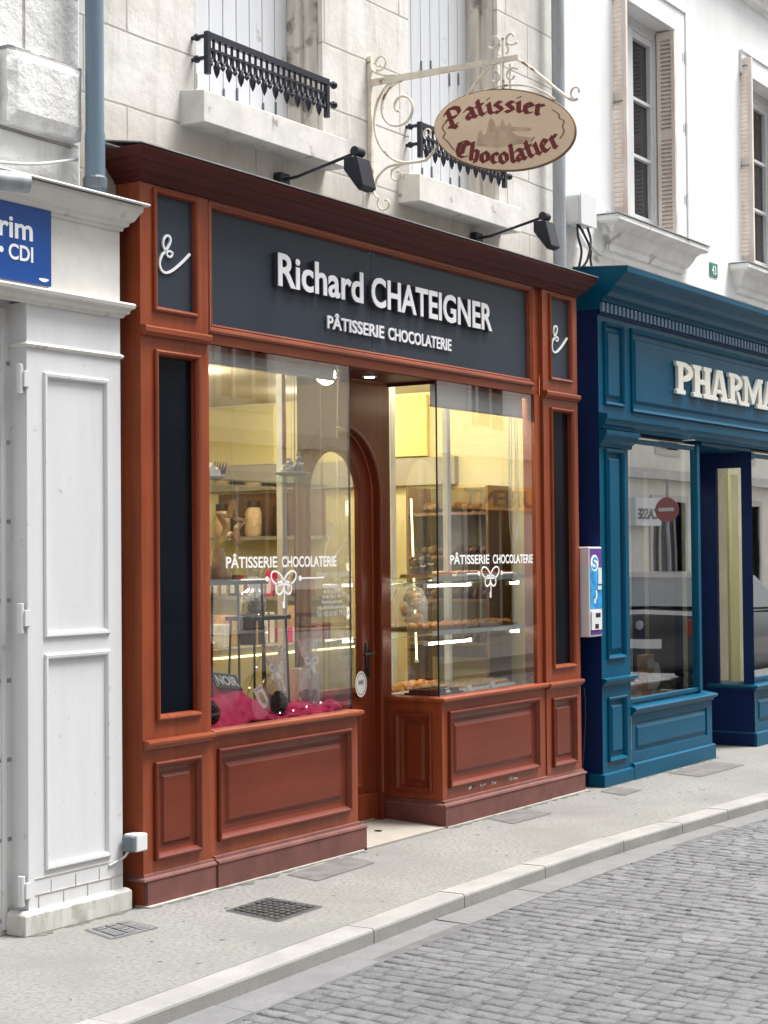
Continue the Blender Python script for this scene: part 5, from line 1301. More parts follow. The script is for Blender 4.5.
# iron work in the plane x = XS: points as (y, z)
ir = MB()
def iron(pts, r, sub=5): ir.tube([(XS, *q) for q in (smooth_line(pts, sub) if sub else pts)], r, 7)
post = [(.135, 4.53), (.135, 3.70)]
ir.box(XS - .012, XS + .012, .122, .148, 3.72, 4.52)
ir.add([(XS - .009, .122, 4.345), (XS + .009, .122, 4.345), (XS + .009, -.84, 4.345), (XS - .009, -.84, 4.345), (XS - .009, .122, 4.385), (XS + .009, .122, 4.385), (XS + .009, -.84, 4.372), (XS - .009, -.84, 4.372)],
       [(0, 3, 2, 1), (4, 5, 6, 7), (0, 1, 5, 4), (1, 2, 6, 5), (2, 3, 7, 6), (3, 0, 4, 7)])
iron(spiral((.065, 4.475), .02, .048, -120, 300, 16)[::-1], .007, 0)
iron([(.13, 4.50), (.12, 4.44), (.05, 4.40), (-.05, 4.385)], .007)
iron(spiral((-.07, 4.195), .15, .02, 95, -430, 44), .0085, 0)                        # big scroll under the arm
iron([(-.083, 4.344), (-.03, 4.345), (.03, 4.325), (.09, 4.24), (.11, 4.12), (.075, 4.0), (0, 3.915), (-.08, 3.875), (-.17, 3.865), (-.24, 3.868)], .0085)
iron([(-.17, 3.866), (-.08, 3.865), (.02, 3.86), (.09, 3.81), (.115, 3.74)], .0075)
iron([(-.10, 3.868), (-.005, 3.84)] + spiral((-.045, 3.81), .045, .012, 40, -300, 18), .006, 0)
iron([(.128, 3.74), (.10, 3.70)] + spiral((.04, 3.655), .055, .014, 40, -280, 18), .006, 0)
iron([(-.24, 3.868), (-.31, 3.93), (-.40, 4.06), (-.50, 4.18), (-.60, 4.29), (-.68, 4.345)], .0085)    # left strap up to the arm
iron(spiral((-.255, 4.02), .035, .01, -60, 260, 16), .005, 0)
iron([(-.82, 4.355), (-.90, 4.30), (-1.0, 4.21), (-1.10, 4.12), (-1.16, 4.075), (-1.20, 4.075)], .0085)  # right strap
iron(spiral((-1.19, 4.115), .042, .012, -95, 210, 16), .006, 0)
iron([(-.42, 4.11), (-.50, 4.165), (-.62, 4.205), (-.745, 4.215), (-.88, 4.195), (-.98, 4.15), (-1.06, 4.09)], .006)
for sg_ in (-1, 1):
    iron(spiral((-.742 + sg_ * .055, 4.475), .045, .014, 90 - sg_ * 130, 90 - sg_ * 130 - sg_ * 300, 18), .0065, 0)
    iron(smooth_line([(-.742 + sg_ * .02, 4.385), (-.742 + sg_ * .035, 4.41), (-.742 + sg_ * .02, 4.445), (-.742 + sg_ * .03, 4.46)], 4), .0065, 0)
    iron(spiral((-.742 + sg_ * .055, 4.265), .045, .014, -90 + sg_ * 130, -90 + sg_ * 130 + sg_ * 300, 18), .0065, 0)
iron([(-.742, 4.48), (-.742, 4.20)], .008, 0); iron([(-.70, 4.33), (-.70, 4.19)], .006, 0); iron([(-.785, 4.33), (-.785, 4.185)], .006, 0)
ir.build('scroll_bracket', M['cream_iron'], hs, smooth=True, angle=50)

# arm floodlights above the shop sign
def floodlight(X, label):
    t = thing('floodlight', label, 'lamp', (X, YW, 3.66), 'arm floodlights above the shop sign')
    b = MB(); b.box(X - .045, X + .045, .10, .148, 3.615, 3.675); b.build('wall_bracket', M['iron'], t, bevel=.006)
    b = MB(); b.tube([(X, .11, 3.64), (X, .02, 3.645), (X, -.36, 3.725)], .009, 8); b.build('arm', M['iron'], t, smooth=True, angle=50)
    b = MB(); b.tube([(X - .035, -.365, 3.725), (X + .035, -.365, 3.725)], .026, 12); b.build('joint', M['iron'], t, smooth=True, angle=50)
    b = MB(); y0, z0 = -.375, 3.70
    prof = [(-.315, 3.695), (-.40, 3.69), (-.44, 3.53), (-.405, 3.515), (-.315, 3.63)]
    b.extr(prof, X - .062, X + .062); h = b.build('head', M['iron'], t, bevel=.006)
    b = MB(); b.add([(X - .055, -.4045, 3.512), (X + .055, -.4045, 3.512), (X + .055, -.316, 3.625), (X - .055, -.316, 3.625)], [(0, 1, 2, 3)]); b.build('lens', M['plastic'], h)
floodlight(1.29, 'dark arm floodlight left of the oval hanging sign'); floodlight(3.40, 'dark arm floodlight beside the grey downpipe')

# downpipes
def downpipe(x, y, r, z0, z1, m, label, collars, x1=None):
    t = thing('downpipe', label, 'pipe', (x, y, z0), None)
    b = MB(); b.tube([(x, y, z0), (x1 if x1 else x, y, z1)], r, 16); b.build('pipe', m, t, smooth=True, angle=50)
    for zz in collars:
        b = MB(); b.lathe((x, y, zz), [(r + .001, 0), (r + .006, .004), (r + .006, .05), (r + .001, .056)], 16); b.build('collar', m, t, smooth=True, angle=50)
        b = MB(); b.box(x - .012, x + .012, y + r + .004, YW + .01, zz + .01, zz + .04); b.build('wall_clip', M['cable'], t)
    return t
dp = downpipe(-.262, .055, .043, 3.30, 7.2, M['pipe_blue'], 'blue grey downpipe at the left corner of the red shop', [5.4])
b = MB(); b.tube([(-.262, .055, 3.36), (-.262, .055, 3.57)], .0465, 16); b.build('sleeve', M['pipe_blue'], dp, smooth=True, angle=50)
b = MB(); b.lathe((-.262, .055, 3.31), [(.05, 0), (.056, .01), (.056, .05), (.05, .06)], 16); b.build('pipe_shoe', M['grey_plastic'], dp)
downpipe(4.43, .055, .045, 3.58, 7.4, M['pipe_grey'], 'grey zinc downpipe between the stone house and the white house', [6.3], 4.46)

# utility box with cables
ub = thing('utility_box', 'white utility box with dangling black cables beside the grey downpipe', 'box', (4.80, .1, 3.9))
b = MB(); b.box(4.69, 4.93, .02, .148, 3.93, 4.145); b.build('case', M['plastic'], ub, bevel=.02)
b = MB(); b.box(4.685, 4.935, .012, .02, 3.925, 4.15); b.build('cover', M['plastic'], ub, bevel=.006)
b = MB()
for pts in ([(4.72, .06, 3.93), (4.71, .05, 3.84), (4.72, .03, 3.74), (4.70, .04, 3.63)], [(4.74, .06, 3.93), (4.78, .03, 3.85), (4.84, .02, 3.77), (4.86, .03, 3.70), (4.93, .05, 3.63)], [(4.88, .06, 3.93), (4.87, .03, 3.84), (4.83, .02, 3.76), (4.80, .03, 3.68), (4.76, .05, 3.63)]):
    b.tube(smooth_line(pts, 5), .009, 7)
b.build('cable', M['cable'], ub, smooth=True)
b = MB(); b.tube(smooth_line([(4.93, .13, 3.95), (5.05, .135, 3.86), (5.25, .135, 3.80), (5.36, .135, 3.88), (5.38, .135, 4.05), (5.39, .135, 4.15)], 5), .009, 7); b.build('white_cable', M['cable_w'], ub, smooth=True)

# house number
hn = thing('house_number', 'small green enamel house number plate on the white wall', 'number plate', (7.44, YW, 3.98))
b = MB(); b.pbox(PF(YW), 7.36, 7.525, 3.925, 4.04, .002, .008); b.build('plate', M['green_plate'], hn, bevel=.002)
b = MB(); add_text(b, PF(YW), '43', 7.40, 7.49, 3.945, 4.02, .0085, .0095, .015); b.build('digits', M['letter'], hn)

# grey socket on the shop's left foot
sk = thing('outdoor_socket', 'small grey and white outdoor socket at the foot of the red shopfront', 'socket', (-.07, .0, .31))
b = MB(); b.box(-.095, -.018, -.03, .05, .27, .35); b.build('case', M['plastic'], sk, bevel=.006)
b = MB(); b.box(-.122, -.0955, -.024, .04, .272, .345); b.build('cover', M['grey_plastic'], sk, bevel=.008)
b = MB(); b.tube(smooth_line([(-.10, .02, .27), (-.11, .03, .25), (-.13, .045, .235), (-.2, .046, .22)], 5), .006, 6); b.build('cable', M['cable_w'], sk)

# vending dispenser in the gap
vd = thing('dispenser', 'narrow blue and purple wall dispenser between the red and blue shopfronts', 'dispenser', (4.69, 0, 1.05))
b = MB(); b.box(4.588, 4.792, -.062, .06, 1.052, 1.672); b.build('case', M['plastic'], vd, bevel=.008)
Pv = PF(-.062)
b = MB(); b.pbox(Pv, 4.600, 4.782, 1.245, 1.53, .0005, .002); b.build('front_panel', M['disp_blue'], vd)
b = MB(); b.pbox(Pv, 4.600, 4.782, 1.5305, 1.66, .0005, .002); b.pbox(Pv, 4.600, 4.782, 1.066, 1.0995, .0005, .002)
b.pbox(PL(4.588), .006, .055, 1.06, 1.662, .0005, .002); b.build('purple_panel', M['disp_purple'], vd)
b = MB(); b.pbox(Pv, 4.722, 4.776, 1.415, 1.525, .0022, .006); b.pbox(Pv, 4.715, 4.77, 1.375, 1.402, .0022, .006)
b.pbox(Pv, 4.605, 4.745, 1.10, 1.23, .0022, .010); b.poly(Pv, arc(4.672, 1.297, .016, .018, 0, 330, 11), .0022, .003); b.ribbon(Pv, [(4.69, 1.37), (4.70, 1.34), (4.69, 1.31)], .022, .0022, .003)
b.build('label_patch', M['plastic'], vd)
b = MB(); b.poly(Pv, arc(4.67, 1.56, .062, .058, 0, 340, 17), .0024, .0032); b.build('logo_disc', M['blue_light'] if 'blue_light' in M else M['blind'], vd)
b = MB(); b.ribbon(Pv, smooth_line([(4.715, 1.575), (4.69, 1.592), (4.655, 1.588), (4.645, 1.57), (4.67, 1.56), (4.695, 1.548), (4.69, 1.53), (4.655, 1.525), (4.625, 1.54)], 4), .016, .0034, .0042); b.build('logo', M['disp_blue'], vd)
b = MB(); b.pbox(Pv, 4.665, 4.74, 1.185, 1.215, .0102, .0108); b.pbox(Pv, 4.655, 4.71, 1.108, 1.14, .0102, .0108); b.build('slot', M['black'], vd)
cb_ = MB(); cb_.tube(smooth_line([(4.60, -.01, .70), (4.63, .0, .5), (4.635, .02, .25), (4.60, .03, .02)], 6), .005, 6); cb_.build('cable', M['cable'], vd)

# =================================================================== WHITE SHOPFRONT ON THE LEFT
ws = thing('white_shopfront', 'old white painted wooden shopfront at the left with panelled pilaster', 'shopfront', (-.42, .05, 0))
YS = .05; P = PF(YS); XA, XB = -.712, -.102
b = MB(); b.plate(P, XA, XB, .0, 2.74, [(-.598, -.20, 1.29, 2.43), (-.598, -.20, .275, 1.19)], 0, .012)
b.add([(XA, YS, 0), (XA, .30, 0), (XA, .30, 2.74), (XA, YS, 2.74)], [(0, 1, 2, 3)]); b.add([(XB, YS, 0), (XB, .15, 0), (XB, .15, 3.2), (XB, YS, 3.2)], [(0, 1, 2, 3)])
wp = b.build('pilaster', M['white_paint'], ws)
WF = [(-.014, 0), (-.014, .006), (-.008, .011), (.004, .010), (.010, .002), (.011, -.006)]
for pan in ((-.598, -.20, 1.29, 2.43), (-.598, -.20, .275, 1.19)):
    b = MB(); b.frame(P, *pan, WF, fill=True); b.build('panel', M['white_paint'], wp)
b = MB()
for zz in (.235, .165): b.pbox(P, XA + .04, XB - .004, zz - .002, zz + .001, .0005, .003)
for k in range(7): X = XA + .06 + k * .078; b.pbox(P, X, X + .002, .10 + .06 * (k % 2), .16 + .06 * (k % 2), .0005, .003)
b.build('cracked_boards', M['dirty_base'], wp)
b = MB(); b.sweep([(XA - .02, .14), (XA - .02, YS - .0), (XB + .012, YS - .0), (XB + .012, .12)], [(0, .0), (.025, .0), (.025, .088), (.015, .098), (0, .105)]); b.build('plinth', M['dirty_base'], wp, bevel=.004)
# capital mouldings
b = MB(); b.sweep([(-9, YS), (XB, YS), (XB, .15)], [(0, 2.735), (.012, 2.738), (.018, 2.75), (.032, 2.757), (.036, 2.774), (.05, 2.782), (.054, 2.797), (.05, 2.805), (0, 2.812)]); b.build('ledge', M['white_old'], ws)
b = MB(); b.sweep([(XA - .12, .17), (XA, .17), (XA, YS), (XB, YS), (XB, .15)], [(0, 2.545), (.010, 2.548), (.014, 2.558), (.008, 2.566), (0, 2.57)]); b.build('neck_bead', M['white_old'], ws)
b = MB(); b.plate(P, -9, XB, 2.812, 3.16, [], -.0, .0) if False else b.box(-9, XB, YS, .148, 2.812, 3.16); b.build('frieze', M['white_old'], ws)
b = MB(); b.box(-9, XA, .0905, .148, 2.57, 2.735) if False else b.box(-9, XA - .001, .17, .2, .0, 2.735); b.build('backing', M['white_old'], ws)
b = MB(); b.sweep([(-9, YS), (XB, YS), (XB, .15)], [(0, 3.14), (.012, 3.144), (.014, 3.158), (.03, 3.165), (.034, 3.18), (.05, 3.19), (.068, 3.225), (.078, 3.235), (.08, 3.26), (0, 3.28)]); b.build('cornice', M['white_old'], ws)
b = MB(); b.sweep([(-9, YS), (XB, YS), (XB, .148)], [(0, 3.283), (.10, 3.262), (.104, 3.268), (.10, 3.275), (0, 3.296)]); b.build('roof_sheet', M['white_paint'], ws)
# folded shutter in the recess and hinges
P2 = PF(.17)
for (a, b_, n_) in ((-.775, -.745, .03), (-.85, -.80, .03), (-1.6, -.86, .015)):
    b = MB(); b.pbox(P2, a, b_, .02, 2.72, 0, n_); b.build('folded_shutter', M['white_paint'], ws, bevel=.004)
for zz in (2.405, 1.365, .19):
    b = MB(); b.tube([(-.735, .07, zz - .065), (-.735, .07, zz + .065)], .016, 10); b.box(-.73, -.70, YS - .004, YS + .03, zz - .035, zz + .035); b.build('hinge', M['white_paint'], wp, bevel=.002)
# blue sign
bs = thing('blue_sign', 'blue enamel sign with white lettering on the white shopfront', 'sign', (-.9, YS, 3.0))
b = MB(); b.pbox(P, -1.75, -.572, 2.823, 3.19, .002, .016); b.build('board', M['blue_sign'], bs, bevel=.002)
b = MB(); add_text(b, P, 'Intérim', -1.135, -.690, 3.004, 3.102, .0165, .018, .02, 1.0); b.build('lettering', M['sign_text'], bs); b = MB(); add_text(b, P, 'CDD • CDI', -1.12, -.688, 2.912, 2.981, .0165, .018, .02)
b.build('lettering', M['sign_text'], bs); b = MB(); b.ribbon(P, [(-.652, 2.849), (-.632, 2.846), (-.612, 2.846), (-.592, 2.85)], [.006, .016, .016, .005], .0165, .018); b.build('swirl', M['sign_text'], bs)
# small spotlight over it
sl_ = thing('spotlight', 'grey cylinder spotlight above the blue sign', 'lamp', (-.95, 0, 3.2))
b = MB(); b.tube([(-1.16, -.09, 3.19), (-.93, -.17, 3.195)], .042, 16); b.build('body', M['pipe_grey'], sl_, smooth=True, angle=50)
b = MB(); b.tube([(-1.08, -.1, 3.23), (-1.10, .0, 3.31), (-1.12, .14, 3.34)], .007, 6); b.build('bracket', M['pipe_grey'], sl_)
b = MB(); b.tube(smooth_line([(-1.3, .12, 3.36), (-1.1, .12, 3.325), (-.8, .12, 3.345), (-.55, .12, 3.385), (-.31, .12, 3.45)], 6), .008, 7); cbw = b.build('wall_cable', M['cable_w'], None, smooth=True, origin=(-.8, .12, 3.35))
tag(cbw, 'pale cable sagging across the whitewashed stone above the white shopfront', 'cable')

# =================================================================== PHARMACY
ph = thing('pharmacy_shopfront', 'teal blue wooden pharmacy shopfront with dentil cornice and ivory letters', 'shopfront', (7.2, -.05, 0))
YP = -.05; P = PF(YP); XL = 4.796; XE = 12.2
b = MB(); b.add([(XL, YP, 0), (XL, .148, 0), (XL, .148, 3.334), (XL, YP, 3.334)], [(0, 1, 2, 3)]); b.build('side_board', M['teal_shade'], ph)
tb = [(0, 0), (0, .012), (.008, .018), (.02, .012), (.026, 0), (.03, -.012), (.055, -.012), (.062, -.006), (.075, .004), (.08, .004)]
def ph_pilaster(xa, xb):
    lo = (xa + .085, xb - .085, .165, .618); up = (xa + .085, xb - .085, .882, 2.36); fr = (xa + .085, xb - .06, 2.672, 3.258)
    b = MB(); b.plate(P, xa, xb, .0, 3.30, [lo, up, fr], 0, .02); o = b.build('pilaster', M['teal'], ph)
    for q in (lo, up, fr): f = MB(); f.frame(P, *q, tb, fill=True); f.build('panel', M['teal'], o)
    l = MB(); l.sweep([(xa, YP), (xb + .02, YP), (xb + .02, .03)], [(0, .70), (.012, .704), (.018, .722), (.034, .728), (.036, .748), (0, .756)]); l.build('ledge', M['teal'], o)
    l = MB(); l.sweep([(xa + .001, YP), (xb + .03, YP), (xb + .03, .03)], [(0, 2.37), (.012, 2.375), (.016, 2.40), (.04, 2.42), (.046, 2.45), (.058, 2.46), (.06, 2.49), (0, 2.494)]); l.build('capital', M['teal'], o)
    l = MB(); l.sweep([(xa + .004, .05), (xa + .004, YP), (xb + .01, YP), (xb + .01, .05)], [(0, .002), (.02, .002), (.02, .084), (.008, .092), (.0, .095)]); l.build('plinth', M['teal'], o)
ph_pilaster(XL, 5.27)
# frieze
fpan = (5.335, 9.6, 2.648, 3.258)
b = MB(); b.plate(P, 5.272, XE, 2.60, 3.30, [fpan, (9.8, 12.1, 2.648, 3.258)], 0, .02); pfz = b.build('frieze', M['teal'], ph)
b = MB(); b.frame(P, *fpan, [(0, 0), (0, .012), (.008, .018), (.022, .012), (.03, 0), (.034, -.012), (.068, -.012), (.078, -.004), (.09, .002), (.1, .002)], fill=True); b.build('frieze_panel', M['teal'], pfz)
b = MB(); b.frame(P, 9.8, 12.1, 2.648, 3.258, tb, fill=True); b.build('frieze_panel', M['teal'], pfz)
b = MB(); b.sweep([(XL - .002, YP), (XE, YP)], [(0, 2.496), (.03, 2.50), (.034, 2.52), (.05, 2.53), (.052, 2.56), (.066, 2.57), (.068, 2.60), (.0, 2.612)]); b.build('architrave', M['teal'], ph)
b = MB(); b.box(XL + .01, XE, YP - .012, YP + .0, 3.30, 3.335); b.build('dentil_backing', M['teal_shade'], ph)
b = MB(); xx = XL + .012
while xx < XE: b.box(xx, xx + .036, YP - .034, YP - .0122, 3.318, 3.385); xx += .068
b.build('dentil_band', M['teal_lit'] if 'teal_lit' in M else M['teal'], ph, bevel=.002)
PCn = [(0, 3.335), (.012, 3.336), (.014, 3.388), (.036, 3.392), (.042, 3.412), (.055, 3.416), (.075, 3.424), (.10, 3.45), (.116, 3.478), (.13, 3.484), (.134, 3.497), (.165, 3.52), (.20, 3.562), (.222, 3.574), (.232, 3.58), (.234, 3.612), (.232, 3.618)]
b = MB(); k = len(PCn)
prof = [(YP - o, z_) for o, z_ in PCn] + [(.147, 3.645), (.147, 3.335)]
b.extr(prof, XL, XE); b.build('cornice', M['teal'], ph)
b = MB(); b.extr([(YP - .236, 3.6185), (YP - .236, 3.622), (.147, 3.652), (.147, 3.6465)], XL - .004, XE); b.build('roof_sheet', M['zinc'], ph)
# letters PHARMACIE, heavy slab capitals built stroke by stroke
def slab(mb, P, ch, u0, u1, v0, v1, n0, n1):
    W_, H_ = u1 - u0, v1 - v0
    S = {
     'P': [[(.0, 0), (.52, 0), (.52, .13), (.40, .16), (.40, .84), (.52, .87), (.0, 1) if False else (.40, 1), (0, 1), (0, .87), (.1, .84), (.1, .16), (0, .13)], 'bowlP'],
     'H': [[(0, 0), (.44, 0), (.44, .12), (.36, .15), (.36, .85), (.44, .88), (.44, 1), (0, 1), (0, .88), (.08, .85), (.08, .15), (0, .12)], [(.56, 0), (1, 0), (1, .12), (.92, .15), (.92, .85), (1, .88), (1, 1), (.56, 1), (.56, .88), (.64, .85), (.64, .15), (.56, .12)], [(.36, .42), (.64, .42), (.64, .58), (.36, .58)]],
     'A': [[(0, 0), (.36, 0), (.36, .12), (.27, .14), (.46, .78), (.38, 1), (.33, 1), (.08, .14), (0, .12)], [(.55, 0), (1, 0), (1, .12), (.93, .14), (.66, 1), (.38, 1), (.46, .78), (.64, .14), (.55, .12)], [(.30, .24), (.62, .24), (.585, .37), (.335, .37)]],
     'R': [[(0, 0), (.50, 0), (.50, .12), (.40, .15), (.40, .85), (.40, 1), (0, 1), (0, .88), (.1, .85), (.1, .15), (0, .12)], 'bowlR', [(.46, .46), (.70, .42), (.84, .14), (1, .12), (1, 0), (.72, 0), (.52, .38)]],
     'M': [[(0, 0), (.30, 0), (.30, .12), (.23, .14), (.23, .85), (.23, 1), (0, 1), (0, .88), (.07, .85), (.07, .14), (0, .12)], [(.70, 0), (1, 0), (1, .12), (.94, .14), (.94, .86), (1, .88), (1, 1), (.77, 1), (.76, .14), (.70, .12)], [(.23, 1), (.23, .72), (.44, .10), (.54, .10), (.77, .72), (.77, 1), (.50, .42)]],
     'C': ['C'], 'I': [[(.1, 0), (.9, 0), (.9, .13), (.72, .16), (.72, .84), (.9, .87), (.9, 1), (.1, 1), (.1, .87), (.28, .84), (.28, .16), (.1, .13)]],
     'E': [[(0, 0), (1, 0), (1, .3), (.88, .3), (.8, .14), (.42, .14), (.42, .42), (.7, .42), (.7, .58), (.42, .58), (.42, .86), (.8, .86), (.88, .7), (1, .7), (1, 1), (0, 1), (0, .87), (.1, .84), (.1, .16), (0, .13)]],
    }
    tr = lambda q: (u0 + q[0] * W_, v0 + q[1] * H_)
    for i, s_ in enumerate(S[ch]):
        e = .0004 * i
        if s_ == 'bowlP':
            o_ = arc(.40, .70, .60, .30, 90, -90, 12); i_ = arc(.40, .70, .30, .15, -90, 90, 12); mb.poly(P, [tr(q) for q in o_ + i_], n0, n1 + e)
        elif s_ == 'bowlR':
            o_ = arc(.40, .72, .54, .28, 90, -90, 12); i_ = arc(.40, .72, .26, .14, -90, 90, 12); mb.poly(P, [tr(q) for q in o_ + i_], n0, n1 + e)
        elif s_ == 'C':
            o_ = arc(.52, .5, .52, .52, 48, 312, 20); i_ = arc(.56, .5, .26, .36, 312, 48, 20); mb.poly(P, [tr(q) for q in o_ + i_], n0, n1)
        else: mb.poly(P, [tr(q) for q in s_], n0, n1 + e)
b = MB()
for ch, a, c_ in (('P', 6.10, 6.425), ('H', 6.425, 6.80), ('A', 6.795, 7.155), ('R', 7.17, 7.49), ('M', 7.485, 7.945), ('A', 7.94, 8.31), ('C', 8.33, 8.65), ('I', 8.67, 8.88), ('E', 8.89, 9.2)): slab(b, P, ch, a, c_, 2.838, 3.088, .006, .034)
b.build('pharmacy_letters', M['ivory'], pfz, bevel=.003)
# left window
def ph_window(xa, xb, ret):
    YG = YP + .03
    g = MB(); g.box(xa, xb, YG, YG + .008, .545, 2.47); pane = g.build('window_pane', M['glass_ph'], ph)
    f = MB(); Pf = PF(YG)
    f.pbox(Pf, xa - .0, xa + .022, .55, 2.46, .0005, .018); f.pbox(Pf, xb - .045, xb, .55, 2.46, .0005, .03); f.pbox(Pf, xa + .022, xb - .045, 2.425, 2.46, .0005, .018); f.pbox(Pf, xa + .022, xb - .045, .545, .575, .0005, .02)
    f.build('frame', M['teal'], pane, bevel=.003)
    r = MB(); pan = (xa + .06, xb + .09, .19, .405); Pr = PF(YP - .0)
    r.plate(Pr, xa, xb + .19, .0, .46, [pan], 0, .02); o = r.build('stall_riser', M['teal'], ph)
    r.add([], []);
    f = MB(); f.frame(Pr, *pan, [(0, 0), (.004, -.012), (.02, -.012), (.035, -.004), (.045, .002), (.05, .002)], fill=True); f.build('riser_panel', M['teal'], o)
    path = [(xa, YP), (xb + .19, YP), (xb + .19, .36)] if ret == 'R' else [(xa - .0, .36), (xa, YP), (xb + .19, YP)]
    s = MB(); s.sweep(path, [(-.06, .46), (.0, .458), (.012, .465), (.018, .482), (.036, .488), (.04, .505), (.03, .515), (-.06, .54)]); s.build('sill', M['teal'], o)
    s = MB(); s.sweep(path, [(-.01, .002), (.022, .002), (.022, .108), (.012, .118), (-.01, .12)]); s.build('plinth', M['teal'], o)
    return o
o = ph_window(5.275, 6.60, 'R')
b = MB(); b.add([(6.79, YP, 0), (6.79, .6, 0), (6.79, .6, .46), (6.79, YP, .46)], [(0, 1, 2, 3)]); b.build('riser_return', M['teal_shade'], o)
for bb_ in ((6.602, 6.66, YP + .02, YP + .12, .54, 2.49), (6.665, 6.70, YP + .05, YP + .14, .54, 2.49)):
    b = MB(); b.box(*bb_); b.build('window_post', M['teal'], ph, bevel=.004)
# right window and the return of the recess
o = ph_window(7.74, 11.4, 'L')
b = MB(); Q = PL(7.735); b.plate(Q, YP, .60, .0, 2.50, [(.045, .27, .50, 2.34)], 0, .05); rr = b.build('doorway_return', M['teal_shade'], ph)
b = MB(); b.pbox(Q, .045, .27, .50, 2.34, -.04, -.032); b.build('return_glass', M['glass_ph'], rr)
for (c_, d_) in ((.002, .11), (.455, .50)):
    b = MB(); b.pbox(Q, YP, .54, c_, d_, .0005, .018); b.build('return_trim', M['teal_shade'], rr, bevel=.004)
b = MB(); b.box(6.66, 7.735, YP + .002, .62, 2.47, 2.494); b.build('soffit', M['teal'], ph)
b = MB(); b.lathe((6.32, YP - .03, 2.4945), [(.05, 0), (.05, -.004), (.03, -.006)], 14); b.build('recessed_spot', M['plastic'], ph)
b = MB(); b.box(6.80, 7.73, .585, .60, .05, 2.46); b.build('door_glass', M['glass_ph'], ph)
b = MB(); b.box(6.80, 6.87, .55, .63, .02, 2.46); b.box(7.66, 7.733, .55, .63, .02, 2.46); b.box(6.87, 7.66, .55, .63, 2.30, 2.46); b.build('door_frame', M['teal_shade'], ph)
b = MB(); b.box(5.272, 5.2749, YP + .03, .3, .5, 2.49); b.build('inner_reveal', M['teal_shade'], ph)
ph_pilaster(11.7, 12.19)
b = MB(); b.box(4.84, XE, .02, .10, 2.495, 3.33); b.build('frieze_backing', M['teal_shade'], ph)
# interior of the pharmacy
pr = thing('pharmacy_room', 'bright white pharmacy interior behind the teal shopfront', 'room', (8, 2, 0))
M['ph_wall'] = mat('pharmacy_wall', (.72, .71, .62, 1), .7)
b = MB(); b.box(5.0, 12.1, 3.6, 3.65, .03, 2.8); b.build('back_wall', M['ph_wall'], pr)
for bb_ in ((12.1, 12.15, .2, 3.6, .03, 2.8), (4.83, 4.86, .2, 3.6, .03, 2.8)):
    b = MB(); b.box(*bb_); b.build('side_wall', M['ph_wall'], pr)
b = MB(); b.box(4.86, 12.1, .16, 3.6, 2.8, 2.85); b.build('ceiling', M['ph_wall'], pr)
b = MB(); b.box(4.86, 12.1, .64, 3.6, -.01, .025); b.build('floor', M['tile'], pr)
for X in (5.9, 7.6, 9.4):
    s = MB(); s.box(X - .3, X + .3, 1.2, 1.5, 2.785, 2.799); so_ = s.build('ceiling_panel', M['spot'], pr)
    ld = bpy.data.lights.new('pharmacy_lamp', 'POINT'); ld.energy = 11; ld.color = (1, .95, .8); ld.shadow_soft_size = .15
    lo = bpy.data.objects.new('panel_lamp', ld); COL.objects.link(lo); lo.parent = pr; lo.matrix_parent_inverse = world(pr).inverted(); lo.location = (X, 1.35, 2.65)
pd = thing('display_floor', 'pale display floor of the pharmacy window', 'shelf', (5.9, .2, .5)); b = MB(); b.box(5.28, 6.6, .0, .5, .50, .548); b.build('board', M['porcelain'], pd)
M['banner'] = mat('pale_banner', (.78, .76, .6, 1), .7, var=.03)
M['olive'] = mat('yellow_banner', (.62, .58, .2, 1), .6, var=.08)
b = MB(); b.box(6.80, 6.93, .15, .19, .549, 2.46); tag(b.build('banner', M['banner'], None, origin=(6.86, .17, .549)), 'tall pale vertical banner at the right edge of the pharmacy window', 'banner')
b = MB(); b.box(8.05, 8.22, .26, .30, .06, 2.3); tag(b.build('banner', M['olive'], None, origin=(8.1, .28, .06)), 'yellow banner seen through the pharmacy doorway side glass', 'banner')
bx = thing('display_box', 'beige carton on the pink stand in the pharmacy window', 'carton', (5.95, .12, .75)); b = MB(); b.box(5.84, 5.99, .08, .16, .73, .86); b.build('carton', M['biscuit'], bx, bevel=.004); b = MB(); b.box(5.86, 5.97, .0785, .0795, .76, .83); b.build('label', M['paper'], bx)
M['rose'] = mat('rose_card', (.62, .34, .28, 1), .6)
for k, (x0, x1, z1, lb) in enumerate(((5.56, 5.65, .70, 'small pink carton at the left of the pharmacy display'), (5.70, 5.76, .68, 'narrow white carton in the middle of the pharmacy display'), (5.87, 5.96, .7285, 'pink carton that carries the beige one'))):
    bx = thing('display_box', lb, 'carton', ((x0 + x1) / 2, .12, .549), 'cartons in the pharmacy window'); b = MB(); b.box(x0, x1, .09, .15, .549, z1); b.build('carton', M['rose'] if k != 1 else M['paper'], bx, bevel=.003); b = MB(); b.box(x0 + .01, x1 - .01, .0885, .0895, .60, z1 - .02); b.build('label', M['paper'] if k != 1 else M['rose'], bx)
ds_ = thing('round_display', 'round greenish display disc beside the banner in the pharmacy window', 'display', (6.25, .2, .549)); b = MB(); b.lathe((6.25, .2, .68), [(.105, -.01), (.105, .01)], 24, 'y'); b.build('disc', M['olive_pale'] if 'olive_pale' in M else M['blind'], ds_); b = MB(); b.box(6.2, 6.3, .17, .23, .549, .575); b.build('foot', M['steel'], ds_)
st_ = thing('product_shelf', 'shelving with packets on the back wall of the pharmacy', 'shelf', (8, 3.4, .03))
for zz in (.5, .9, 1.3, 1.7, 2.1):
    b = MB(); b.box(5.4, 11.8, 3.3, 3.59, zz, zz + .02); b.build('board', M['porcelain'], st_)
